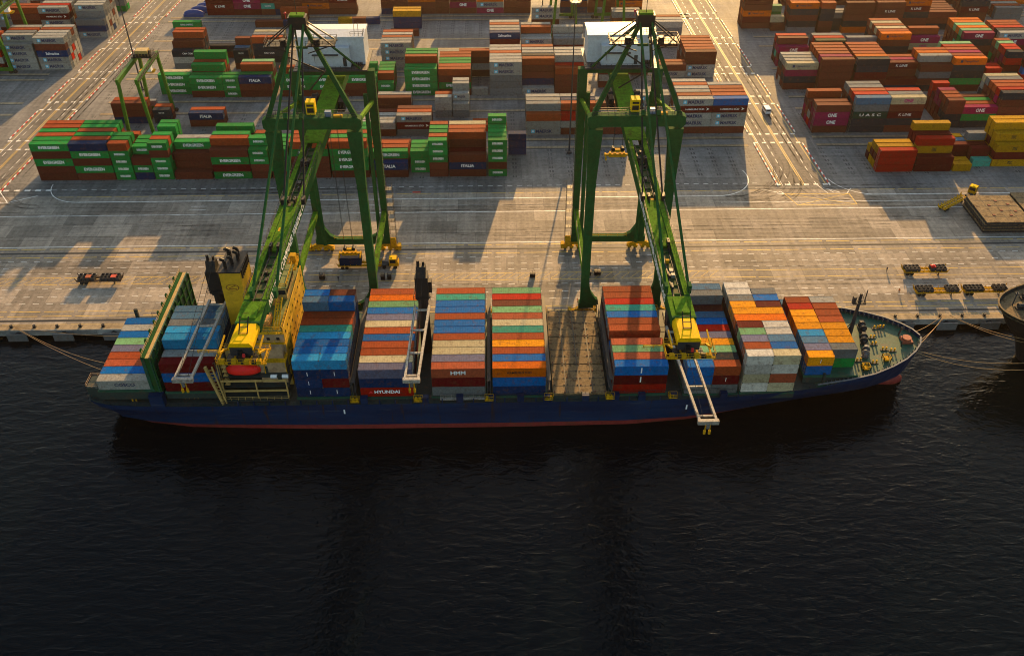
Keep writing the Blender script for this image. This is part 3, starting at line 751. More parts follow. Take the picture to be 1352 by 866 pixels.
# ---------- deckhouse
dh=MB()
dh.box(-58.2,-48.5,160.5,185.2,5.3,21.3,0)                      # main block, cream aft faces
deckhouse=SB(dh,'deckhouse',[M['buff']])
mb=MB(); mb.box(-48.5,-48.32,160.5,185.2,5.3,22.1); mb.box(-48.32,-48.26,160.5,185.2,13.2,13.35); mb.box(-48.32,-48.26,160.5,185.2,18.6,18.75); SUB(mb,'forward_wall',M['ywall'],deckhouse)
wm=MB(); wm.box(0,.06,-.2,.2,-.26,.26,0); wme=wm.mesh('window',[M['glass']])
for l in range(6):
    for k in range(10):
        if (l*7+k*5+l*k)%4==0: continue
        o=bpy.data.objects.new('window',wme); link(o,deckhouse,(-48.31,162.2+k*2.4-CY,7.4+l*2.55-WZ))
mb=MB(); mb.box(-58.2,-48.6,160.6,185.2,21.3,21.38); SUB(mb,'roof_deck',M['olive'],deckhouse)
mb=MB(); mb.rail([(-58,160.8,21.38),(-48.8,160.8,21.38),(-48.8,168.5,21.38)],1.1,.06,1.2); mb.rail([(-58,160.8,21.38),(-58,185,21.38)],1.1,.06,1.2); SUB(mb,'roof_railing',M['yel'],deckhouse)
wh=MB(); wh.box(-57.2,-49.4,172.5,181.5,21.38,24.6,0); wh.box(-57.6,-49.0,172.1,181.9,24.6,24.8,1)
for x0,x1,y0,y1 in ((-57.0,-49.6,172.44,172.5),):
    wh.box(x0,x1,y0,y1,22.7,23.9,2)
wh.box(-49.4,-49.34,172.8,181.2,22.7,23.9,2)
whs=SUB(wh,'wheelhouse',[M['buff'],M['olive'],M['glass']],deckhouse)
mb=MB(); mb.rail([(-57.4,172.3,24.8),(-49.2,172.3,24.8),(-49.2,181.7,24.8),(-57.4,181.7,24.8),(-57.4,172.3,24.8)],1.2,.07,1.2); 
mb.tube((-53.5,176,24.8),(-53.5,176,31.5),.3,8); mb.bar((-55.5,176,29.5),(-51.5,176,29.5),.3,.3); mb.bar((-54.6,176,27.4),(-52.4,176,27.4),.5,.35); mb.rail([(-54.5,175,28),(-52.5,175,28),(-52.5,177,28),(-54.5,177,28),(-54.5,175,28)],1,.05,1)
SUB(mb,'radar_mast',M['yel'],deckhouse)
mb=MB(); mb.box(-51,-48.8,182,187,22.8,23.1); mb.rail([(-51,182,23.1),(-51,187,23.1),(-48.8,187,23.1),(-48.8,182,23.1)],1.2,.06,1.1); mb.box(-50.6,-49.2,185,186.6,23.1,25); SUB(mb,'bridge_wing',M['yel'],deckhouse)
mb=MB(); mb.ball((-53.2,168.6,22.6),(.75,.75,.85)); mb.tube((-53.2,168.6,21.38),(-53.2,168.6,22.2),.25,8); SUB(mb,'radome',M['wht'],deckhouse,smooth=True)
for bx_ in ((-54.2,-51.6,162.2,165.6,21.38,22.9),(-57.2,-55,163,166,21.38,22.6),(-52.5,-50.9,170,171.4,21.4,23.2)):
    mb=MB(); mb.box(*bx_); SUB(mb,'vent_box',paint('ochre paint',(.52,.24,.05),.6,.6,.8),deckhouse)
mb=MB(); mb.tube((-50.2,161.2,21.4),(-50.2,167.5,24.0),.18,6); mb.bar((-49.6,161.2,21.4),(-49.6,169,24.5),.25,.35); mb.bar((-50.8,161.2,21.4),(-50.8,169,24.5),.25,.35); 
for k in range(9): mb.bar((-50.8,161.4+k*.85,21.5+k*.34),(-49.6,161.4+k*.85,21.5+k*.34),.2,.06)
SUB(mb,'outside_stair',M['yel'],deckhouse)
# stepped near side: tan tiers, boat deck, frames
mb=MB(); mb.box(-54.5,-48.6,157.6,160.5,8.6,15.0); mb.box(-53.8,-48.9,158.6,160.5,15.0,18.3); SUB(mb,'side_tier',M['tan'],deckhouse)
mb=MB(); mb.box(-58.2,-48.4,160.3,160.5,15.2,21.3); SUB(mb,'side_wall',M['tan'],deckhouse)
mb=MB()
for z in (15.0,18.3,21.3): mb.box(-58.4,-48.2,159.6,160.4,z-.12,z+.08); mb.rail([(-58.3,159.65,z+.08),(-48.3,159.65,z+.08)],1.0,.05,1.1)
mb.box(-58.4,-48.2,157.2,159.7,14.9,15.02); mb.rail([(-58.3,157.3,15.0),(-48.3,157.3,15.0)],1.0,.05,1.1)
for x in (-58.3,-53.4,-48.5): mb.box(x,x+.18,157.3,157.5,11.5,15)
SUB(mb,'side_gallery',M['yel'],deckhouse)
for x,z in ((-57,16.2),(-54.6,16.2),(-57,19.4),(-54.6,19.4),(-52,19.4),(-49.8,19.4)):
    q=MB(); q.box(x-.35,x+.35,160.22,160.3,z-.35,z+.35); SUB(q,'window',M['glass'],deckhouse)
q=MB(); q.box(-50.8,-49.9,157.5,157.6,8.8,10.8); q.box(-53.5,-52.7,157.5,157.6,11.7,13.6); SUB(q,'side_door',M['ddeck'],deckhouse)
for x in (-52.0,-49.4): 
    q=MB(); q.tube((x,156.4,11.5),(x+1.4,156.4,11.5),.5,10); q.tube((x+.7,156.4,11),(x+.7,156.4,12),.2,6); SUB(q,'life_raft',M['wht'],deckhouse)
mb=MB()
for z in (8.4,11.4): mb.box(-63.2,-48.2,156.2,160.5,z,z+.18)
mb.box(-63.2,-48.2,154.2,157.0,5.9,6.1)
SUB(mb,'boat_deck',M['ddeck'],deckhouse)
mb=MB()
for x in (-63.1,-55.5,-48.6):
    mb.box(x,x+.28,155.0,155.28,5.4,11.6)
for z in (8.3,11.3):
    mb.box(-63.2,-48.2,154.8,155.05,z,z+.45)
mb.rail([(-63.2,154.4,6.1),(-48.3,154.4,6.1)],1.0,.05,1.6)
SUB(mb,'side_framing',M['buff'],deckhouse)
mb=MB(); 
for k in range(4):
    mb.bar((-63.35,155.6+k*1.2,8.2),(-63.35,155.6+k*1.2,16),.22,.22)
mb.bar((-65.4,154.2,16.5),(-63.4,154.0,5.4),.55,.7); mb.bar((-63.9,154.2,16.5),(-62.6,154.0,5.6),.3,.3)
for k in range(10): mb.bar((-65.2+k*.19,154.1,15.6-k*1.0),(-63.8+k*.12,154.1,15.6-k*1.0),.25,.08)
SUB(mb,'boat_ladder',M['buff'],deckhouse)
for k in range(5):
    mb=MB(); mb.prism([(-62.9,9+k*1.3),(-61.7,9+k*1.3),(-62.3,10.1+k*1.3)],156.4,157.0); SUB(mb,'vent_cowl',M['buff'],deckhouse)
aft=MB(); aft.box(-63.0,-58.2,161.5,184.5,5.3,15.8,0); aft.box(-62.8,-58.4,161.8,184.2,15.8,15.9,1)
SUB(aft,'engine_casing',[M['buff'],M['ddeck']],deckhouse)
# lifeboat in its davits
lb=MB(); n=14
for k in range(n):
    t0=k/n; t1=(k+1)/n
    def ring(t):
        x=-62.0+t*7.8; w=1.5*(1-abs(2*t-1)**3)**.6+.04
        return [(x,157.2+w*cos(a)*1.0,13.0+ (1.35 if sin(a)>0 else 1.15)*sin(a)*(.45+.55*(1-abs(2*t-1)**4))) for a in [2*pi*j/12 for j in range(12)]]
    r0,r1=ring(t0),ring(t1)
    for j in range(12): lb.quad([r0[j],r0[(j+1)%12],r1[(j+1)%12],r1[j]])
lb.box(-57.2,-55.6,156.5,157.7,13.4,14.4)
lifeboat=SB(lb,'lifeboat',M['red'],smooth=False)
mb=MB()
for x in (-60.4,-54.6):
    mb.bar((x,160.2,11.6),(x,158.8,16.2),.35,.4); mb.bar((x,158.8,16.2),(x,156.8,16.0),.3,.35); mb.tube((x,157.1,16.0),(x,157.1,13.6),.05,5)
SB(mb,'davit',M['buff'])
# funnel
mb=MB(); mb.prism([(-63.2,12),(-58.4,12),(-58.4,30.6),(-63.2,30.6)],170.2,178.4)
fn=SB(mb,'funnel',M['ywall'])
mb=MB(); mb.box(-63.3,-58.3,170.1,178.5,30.6,30.9)
for i,(x,y,h) in enumerate(((-62,172,2.2),(-60.8,173.5,1.8),(-61.5,175.5,2.6),(-59.8,175.3,2.0),(-60.2,177.2,1.8),(-62.3,177.0,1.6))):
    mb.tube((x,y,30.7),(x,y,30.7+h),.38,10); mb.tube((x,y,30.7+h),(x-.7,y-.3,31.3+h),.38,10)
SUB(mb,'exhaust_pipe',M['black'],fn)
mb=MB()
for k in range(7): mb.box(-58.4,-58.1,171+k*1.05,171.5+k*1.05,28.6,30.9)
SUB(mb,'louvre',M['black'],fn)
mb=MB()                                                        # oval emblem on the aft face
def oval(a,b,x,y,z,r0):
    n=24
    for k in range(n):
        t0=2*pi*k/n;t1=2*pi*(k+1)/n
        mb.quad([(x+a*cos(t0),y,z+b*sin(t0)),(x+a*cos(t1),y,z+b*sin(t1)),(x+a*r0*cos(t1),y,z+b*r0*sin(t1)),(x+a*r0*cos(t0),y,z+b*r0*sin(t0))])
oval(1.55,.95,-60.8,170.17,26.6,.86)
mb.quad([(-61.9,170.17,26.4),(-61.5,170.17,26.4),(-60.2,170.17,27.0),(-59.8,170.17,26.9),(-60.2,170.17,27.2)]); mb.quad([(-61.7,170.17,26.1),(-59.8,170.17,26.2),(-59.9,170.17,26.4),(-61.6,170.17,26.3)])
SUB(mb,'funnel_emblem',paint('brown emblem paint',(.16,.06,.015),.6,.1,1),fn)
# ---------- deck cranes with their jibs swung out over the near side
def deck_crane(x,y,zt,jz,tip,base_y,bx,w=3.3):
    mb=MB(); mb.tube((x,y,5.3),(x,y,zt-9),1.35,14,0,1.2); mb.tube((x,y,zt-9.2),(x,y,zt-8.6),1.7,14)
    mb.box(x-1.5,x+1.5,y-1.6,y+1.6,zt-8.6,zt-2.4); mb.prism([(y-1.6,zt-2.4),(y+1.6,zt-2.4),(y+1.0,zt),(y-.6,zt)],x-1.1,x+1.1,0,'x')
    mb.tube((x-.6,y,zt),(x-.6,y,zt+1.4),.35,8); mb.tube((x+.6,y+.3,zt-.3),(x+.6,y+.3,zt+.9),.3,8)
    mb.rail([(x-2,y-2,zt-8.5),(x+2,y-2,zt-8.5),(x+2,y+2,zt-8.5),(x-2,y+2,zt-8.5),(x-2,y-2,zt-8.5)],1.0,.05,1.3)
    mb.box(x+1.5,x+2.3,y-1,y+.6,zt-7,zt-4)
    c=SB(mb,'deck_crane',M['black'])
    j=MB(); tx,ty,tz=tip
    for s in (-1,1):
        j.bar((bx+s*w/2,base_y,jz),(tx+s*(w/2-.25),ty,tz),.55,.7,0,.5,.55)
    for f in (.06,.35,.66,.95):
        p=Vector((bx,base_y,jz)).lerp(Vector((tx,ty,tz)),f); j.bar((p.x-w/2,p.y,p.z),(p.x+w/2,p.y,p.z),.4,.35,0,up=(0,0,1))
    j.box(tx-w/2-.2,tx+w/2+.2,ty-.5,ty+.4,tz-.6,tz+.35,0)
    SUB(j,'jib',[M['pale']],c)
    h=MB(); h.box(tx-.3,tx+.3,ty-.6,ty,tz-1.7,tz-.5,0); h.tube((tx-.5,ty-.3,tz-.5),(tx-.5,ty-.3,tz-2.6),.12,6,1); h.tube((tx+.5,ty-.3,tz-.5),(tx+.5,ty-.3,tz-2.6),.12,6,1); h.box(tx-.75,tx-.3,ty-.5,ty-.1,tz-3.4,tz-2.4,1); h.box(tx+.3,tx+.75,ty-.5,ty-.1,tz-3.4,tz-2.4,1)
    SUB(h,'hook_block',[M['gsteel'],M['yel']],c)
    t=MB()
    for s in (-.5,.5): t.tube((x+s,y,zt-.4),(tx+s*2,ty+1,tz+.3),.05,5)
    SUB(t,'luffing_wire',M['black'],c)
    return c
deck_crane(-17.6,172.4,30.6,20.6,(-18.6,145.0,20.3),170.2,-17.7)
deck_crane(-66.3,175.6,30.6,20.9,(-67.0,145.2,21.0),173.0,-65.8,4.0)
deck_crane(41.0,168.0,25.5,17.2,(43.4,134.6,17.0),165.5,41.3,4.0)

# ------------------------------------------------------------------ ship-to-shore cranes
RAIL1=192.5; GA=31.7
def sts(cx,side,label,yaw=0):
    """side: +1 the lettering faces +X, -1 it faces -X"""
    r=empty('quay_crane',(cx,RAIL1,0)); tag(r,label,'crane','green quay cranes')
    G=[M['gdark'],M['gsunlit'],M['yel'],M['black'],M['dsteel']]
    for sx in (-1,1):
        b=MB()                                               # waterside leg, widening to the top
        b.bar((sx*9.5,0,4.2),(sx*9.5,0,40),2.0,1.7,0,2.1,1.8,up=(0,1,0)); b.bar((sx*9.5,0,40),(sx*9.3,0,54.6),2.1,1.8,0,3.4,2.0,up=(0,1,0))
        b.box(sx*9.5-1.15,sx*9.5+1.15,-1.0,1.0,39.5,40.3)
        b.build('leg',G,r)
        b=MB(); b.bar((sx*9.7,GA,4.2),(sx*9.7,GA,55.5),1.5,1.5,0,2.4,2.0,up=(0,1,0)); b.build('leg',G,r)
        b=MB(); b.bar((sx*9.7,.9,13.2),(sx*9.7,GA-.7,13.2),1.3,1.4,1); b.rail([(sx*9.7-.5,1,13.9),(sx*9.7-.5,GA-1,13.9)],1,.05,2.5,4); b.build('tie_beam',G,r)  # whole tie beam coloured like its sunlit top
        b=MB(); b.bar((sx*10.2,.6,56.4),(sx*9.7,GA-.3,47),.8,.8,1); b.tube((sx*(9.7-1.7),GA-2.2,3.5),(sx*(9.7-1.5),GA-2.6,50),.55,8,0); b.build('brace',G,r)  # brace coloured as sunlit, inner post in the plain green
    for y,z0,z1 in ((0,2.6,4.4),(GA,2.6,4.4)):
        b=MB(); b.box(-10.9,10.9,y-.8,y+.8,z0,z1)
        for sx in (-1,1):
            b.prism([(sx*8.6,z1),(sx*4.6,z1),(sx*6.6,z1+1.2),(sx*7.9,z1+3.4),(sx*8.6,z1+6.5)],y-.65,y+.65)
        b.box(-8,8,y-.82,y-.8,z0+.2,z1-.2); b.rail([(-5.5,y-.7,z1),(5.5,y-.7,z1)],1,.05,2.4,2)
        b.build('sill_beam',G,r)
        for sx in (-1,1):                                     # bogies
            q=MB(); c=sx*9.4
            q.prism([(c-3.6,1.5),(c+3.6,1.5),(c+1.2,2.6),(c-1.2,2.6)],y-.5,y+.5)
            for e in (-1.9,1.9): q.prism([(c+e-1.7,.75),(c+e+1.7,.75),(c+e+.5,1.7),(c+e-.5,1.7)],y-.55,y+.55)
            for e in (-2.75,-1.05,1.05,2.75): q.box(c+e-.55,c+e+.55,y-.75,y-.5,.5,1.2); q.box(c+e-.6,c+e+.6,y+.5,y+.95,.55,1.25)
            q.box(c+sx*3.7-.5,c+sx*3.7+.5,y-.9,y+.9,.5,1.9)
            bg=q.build('bogie',[M['yel']],r)
            w=MB()
            for e in (-2.75,-1.05,1.05,2.75): w.tube((c+e,y-.25,.45),(c+e,y+.25,.45),.42,10)
            w.build('wheel',[M['black']],bg)
    b=MB(); b.prism([(-11.2,55.8),(-10.2,54.6),(-8.4,55.3),(8.4,55.3),(10.2,54.6),(11.2,55.8),(11.2,57.6),(10.4,58),(-10.4,58),(-11.2,57.6)],-1.1,1.1)
    b.rail([(-10,-1.0,58),(10,-1.0,58)],1.1,.05,1.6,4); b.rail([(-10,1.0,58),(10,1.0,58)],1.1,.05,1.6,4); b.box(5,7,-.6,.2,58,58.5,2)
    b.build('portal_beam',G,r)
    b=MB(); b.box(-9.2,9.2,GA+.1,GA+1.3,54.0,55.6); b.build('portal_beam',G,r)
    # A-frame
    a=MB()
    for sx in (-1,1):
        a.bar((sx*9.9,0,57.8),(sx*1.0,0.4,79),1.05,1.05,0,.8,.8,up=(0,1,0))
        a.bar((sx*1.0,.8,79),(sx*7.6,GA-1,56),.4,.4,0)
    a.bar((-1.2,.5,74),(1.2,.5,74),.5,.5,0); a.bar((-3.4,.3,72),(3.0,6,66),.3,.3,3); a.bar((3.0,6,66),(-2.6,14,58),.3,.3,3); a.box(-1.9,1.9,-1.0,1.6,78.4,81.0,3); a.box(-1.5,1.5,-.7,1.3,81.0,81.4,1)
    af=a.build('a_frame',G,r)
    p=MB()
    for sx in (-1,1):
        for y in (-1.6,2.0):
            p.bar((sx*1.6,y*.5,79.5),(sx*7.0,y,75.2),.25,.25); p.bar((sx*1.2,y,75.0),(sx*7.6,y,75.0),.25,.25); p.bar((sx*1.6,y,73.5),(sx*6.2,y,75),.2,.2)
        p.box(sx*4.4-3.0,sx*4.4+3.0,-1.7,2.1,75.0,75.12)
        p.rail([(sx*1.3,-1.7,75.1),(sx*7.5,-1.7,75.1),(sx*7.5,2.1,75.1),(sx*1.3,2.1,75.1)],1.1,.05,1.2)
        p.tube((sx*3.6,-1.0,75.1),(sx*3.6,-1.0,76.4),.7,10)
    p.tube((0,0,81.4),(0,0,86.5),.07,5)
    p.build('apex_platform',[M['black']],af)
    p=MB(); p.ball((-2.4,0,81.6),(.3,.3,.3)); p.tube((-2.4,0,80.5),(-2.4,0,81.4),.08,5); p.build('warning_lamp',[M['rd']],af)
    # boom: twin box girders with walkways, closed cap at the tip
    TY=-74.3
    b=MB()
    for sx in (-1,1):
        b.box(sx*1.6-.52,sx*1.6+.52,-63,GA+12,50.5,53.0,0)
    b.box(-1.07,1.07,-63,-4,51.2,52.2,6)
    b.box(-1.07,1.07,-46,-29,52.2,52.8,1)
    b.box(-2.3,2.3,-3,GA+12,52.9,53.25,1)
    for k in range(22):
        y=-61+k*2.65
        b.box(-1.06,1.06,y,y+.22,52.2,52.4,0)
    b.box(-.75,-.55,-62,-4,52.2,52.45,4); b.box(.6,.75,-62,-4,52.2,52.4,4)
    b.box(-2.1,2.1,-68.4,-62.5,51.2,53.1,0,1); b.box(-1.2,1.2,-67.6,-63.4,53.1,53.35,1)  # sides plain green, tops in the painted sunlit green
    b.prism([(-2.05,51.7),(2.05,51.7),(2.05,52.5),(1.6,53.15),(-1.6,53.15),(-2.05,52.5)],TY,-68.4,5)
    b.box(-1.9,1.9,TY-.06,TY+.5,50.6,52.3,4)
    b.box(-2.12,2.12,-68.8,-68.3,51.1,53.2,0)
    boom=b.build('boom',G+[M['ybr'],M['grate']],r)
    w=MB()
    for sx in (-1,1):
        w.box(sx*1.6-.5,sx*1.6+.5,-62,GA+8,53.0,53.06,0)
        w.rail([(sx*2.08,-62,53.0),(sx*2.08,-4,53.0)],1.0,.04,2.4,1)
    for y in range(-60,-6,9): w.box(-1.9,-1.5,y,y+1.3,53.06,53.25,0)
    w.build('walkway',[M['gsunlit'],M['dsteel'],M['pale']],boom)
    rr=random.Random(int(cx))
    for k in range(12):
        y=-60+rr.random()*54; x=-.9+rr.random()*1.1; w=MB(); w.box(x,x+.3+rr.random()*.4,y,y+.4+rr.random()*1.0,52.2,52.6+rr.random()*.4)
        w.build('gear_case',[M[rr.choice(('black','dsteel','yel','pale'))]],boom)
    for y in (-46,-29,-13):
        for x in (-.95,.5):
            w=MB(); w.box(x,x+.5,y,y+1.4,52.2,53.7,0); w.bar((x+.2,y-1.8,52.5),(x+.2,y+.8,53.7),.18,.18,0); w.build('sheave_block',[M['black']],boom)
    t=bpy.data.objects.new('lettering',text_mesh('NEW PRIOK CONTAINER TERMINAL ONE',36,1.65,M['wht'],.03)); link(t,boom,(side*2.135,-43.5,51.75)); t.rotation_euler=(0,0,pi/2 if side>0 else -pi/2)
    # tip gear
    tp=MB()
    tp.box(-4.0,4.4,TY-1.9,TY-1.5,50.1,50.3,0); tp.box(-4.0,4.4,TY+1.8,TY+2.2,50.1,50.3,0)
    for x in (-4,-1.4,1.4,3.7): tp.box(x,x+.3,TY-1.5,TY+1.8,50.1,50.3,0)
    tp.box(-2.6,2.6,TY-1.5,TY+1.0,50.15,50.2,1)
    tp.rail([(-4,TY-1.9,50.2),(4.4,TY-1.9,50.2),(4.4,TY+2.2,50.2),(-4,TY+2.2,50.2),(-4,TY-1.9,50.2)],1.1,.045,.9,0)
    tp.rail([(-7.6,TY+.6,50.6),(-4,TY+.6,50.6)],.6,.07,1.2,0)
    for x in (-3.2,3.4): tp.bar((x,TY+2,50.2),(x,TY-1.6,52.4),.3,.3,0); tp.bar((x,TY-1.6,52.4),(x,TY+2.6,52.8),.25,.25,0)
    for x in (-3.0,-1.0,1.2,3.2): tp.box(x-.4,x+.4,TY-2,TY-1.2,50.2,51.0,0)
    for x in (-2.0,.2,2.0): tp.tube((x,TY-1.4,50.4),(x+1.1,TY-1.4,50.4),.55,10,1)
    tp.box(-.5,.2,TY-.4,TY+.2,50.9,51.9,1); tp.box(.35,.75,TY-1.0,TY-.6,50.9,51.5,2)
    for x in (-.7,.7): tp.bar((x,TY-1.2,50.2),(x,TY+5,55),.16,.16,1)
    for k in range(7): tp.bar((-.7,TY-.8+k*.85,50.6+k*.66),(.7,TY-.8+k*.85,50.6+k*.66),.1,.1,1)
    tp.build('tip_platform',[M['yel'],M['black'],M['rd']],boom)
    for ch in (boom,): ch.rotation_euler=(0,0,yaw)
    # stays
    s=MB()
    for sx in (-1,1):
        s.bar((sx*.9,-.6,79),(sx*2.1,-29,53.2),.3,.4,1); s.bar((sx*1.3,-.8,79.4),(sx*2.1,-61,53.3),.42,.5,0)
        s.box(sx*2.1-.35,sx*2.1+.35,-30,-28.4,53,54.3,1); s.box(sx*2.1-.3,sx*2.1+.3,-61.6,-60.2,53,54.6,0)
        s.bar((sx*1.6,-17,67.0),(sx*1.6,-17.9,66.2),.8,.9,0)
    s.build('forestay',[M['gdark'],M['black']],r)
    # machinery house on the rear girder
    h=MB(); h.box(-8.6,8.6,GA+1.6,GA+10,56.3,63.0,0); h.box(-5.2,5.0,GA-.4,GA+1.6,56.3,61.4,0); h.prism([(GA+1.4,63.0),(GA+10.2,63.0),(GA+10.2,63.5),(GA+5.8,63.9),(GA+1.4,63.5)],-8.8,8.8,0,'x')
    hs=h.build('machinery_house',[M['house']],r)
    h=MB(); h.box(3.2,4.1,GA-.46,GA-.4,56.5,58.9); h.build('house_door',[M['dsteel']],hs)
    h=MB(); h.box(-4.4,2.2,GA-1.2,GA-.4,59.6,59.75); h.bar((-3.9,GA-.5,59.6),(-3.9,GA-.5,57.6),.08,.08); h.build('canopy',[M['dsteel']],hs)
    h=MB(); h.rail([(5.4,GA+1.7,63.6),(8.5,GA+1.7,63.6),(8.5,GA+4,63.6)],1.1,.06,.8); h.tube((6.3,GA+3,63.5),(6.3,GA+3,67.5),.07,5); h.tube((7.3,GA+3,63.5),(7.3,GA+3,66.5),.07,5); h.build('roof_aerial',[M['gsteel']],hs)
    h=MB(); h.box(-9.4,9.4,GA-2.2,GA+11,55.9,56.25,1); h.rail([(-9.4,GA-2.2,56.25),(9.4,GA-2.2,56.25)],1.1,.05,1.3,0)
    for k in range(6): h.box(5.4+k*.45,5.7+k*.45,GA+.2,GA+.7,56.3,57.2,0)
    h.build('house_platform',[M['black'],M['dsteel']],r)
    # trolley machinery under the rear girder
    for sx in (-1,1):
        h=MB()
        h.box(sx*3.6-.9,sx*3.6+.9,GA-14,GA-6,50.6,51.0); h.box(sx*3.4-.6,sx*3.4+.6,GA-12.6,GA-9.5,51.0,52.6); h.tube((sx*3.4-.8,GA-8,51.8),(sx*3.4+.8,GA-8,51.8),.9,10)
        h.rail([(sx*4.5,GA-14,51),(sx*4.5,GA-6,51)],1,.05,1)
        for k in range(5): h.tube((sx*3.2,GA-13+k*1.6,51),(sx*3.2,GA-13+k*1.6,52.4),.25,6)
        h.build('trolley_drive',[M['black']],r)
    # operator's checking cabin on the portal beam
    h=MB(); h.box(-1.3,.7,.9,3.1,58,61.0,0); h.box(-1.05,.45,.85,.9,58.5,59.6,1); h.box(-1.05,.45,.84,.9,60.0,60.5,1)
    h.build('beam_cabin',[M['ybr'],M['black']],r)
    h=MB(); h.box(3.0,4.4,-.2,.9,58,59.2); h.build('switch_cabinet',[paint('blue grey cabinet paint',(.10,.16,.24),.5,.2,1)],r)
    # stair tower up a landside leg
    h=MB(); x=-11.6 if side<0 else 11.6
    sgn=1 if x>0 else -1
    for k in range(7):
        z=5+k*2.6; h.box(x-.9,x+.9,GA-1.0,GA+.8,z,z+.08); h.rail([(x-.9,GA-1.0,z),(x+.9,GA-1.0,z),(x+.9,GA+.8,z)],1.0,.04,.9)
    for dx,dy in ((-.9,-1.0),(.9,-1.0),(.9,.8),(-.9,.8)): h.bar((x+dx,GA+dy,1.5),(x+dx,GA+dy,22),.1,.1)
    for k in range(28): h.box(x-sgn*.75-.3,x-sgn*.75+.3,GA-1.1,GA-1.0,22+k*1.15,22.08+k*1.15)
    for dx in (-.3,.3): h.bar((x-sgn*.75+dx,GA-1.05,20),(x-sgn*.75+dx,GA-1.05,54),.07,.07)
    h.build('stair_tower',[M['dsteel']],r)
    h=MB(); h.box(x-.8,x+.8,GA-1.6,GA-.2,2.0,4.6); h.build('electric_cabinet',[M['yel']],r)
    # hoist ropes down from the trolley
    return r
craneL=sts(-41.7,1,'green quay crane over the deckhouse with boom lettering on its right side',radians(-1.25))
craneR=sts(32.3,-1,'green quay crane over the empty hatch with boom lettering on its left side')
def spreader(x,y,z,label,top):
    r=empty('spreader',(x,y,z)); tag(r,label,'spreader','container spreaders')
    b=MB(); b.box(-3.0,3.0,-.35,.35,.3,.75); b.box(-3.1,-2.8,-1.2,1.2,0,.5); b.box(2.8,3.1,-1.2,1.2,0,.5)
    for sx in (-1,1):
        for sy_ in (-1,1): b.box(sx*2.95-.2,sx*2.95+.2,sy_*1.1-.2,sy_*1.1+.2,-.45,.1)
    b.box(-2.2,2.2,-.8,-.5,.2,.6); b.box(-2.2,2.2,.5,.8,.2,.6)
    for x_ in (-1.8,-.6,.7,1.7): b.box(x_-.25,x_+.25,-.6,.6,.75,1.2)
    b.build('frame',[M['yel']],r)
    b=MB(); b.box(-1.6,1.6,-.5,.5,1.5,2.1,0)
    for x_ in (-1.2,1.2): b.tube((x_,-.6,2.2),(x_,.6,2.2),.5,10,1)
    b.build('headblock',[M['yel'],M['black']],r)
    b=MB()
    for x_ in (-1.2,1.2):
        for y_ in (-.45,.45): b.tube((x_,y_,2.4),(x_*.8,y_,top-z),.045,5)
    b.build('rope',[M['black']],r)
spreader(30.6,206.5,39.6,'yellow spreader hanging in mid air under the right hand quay crane',51.0)

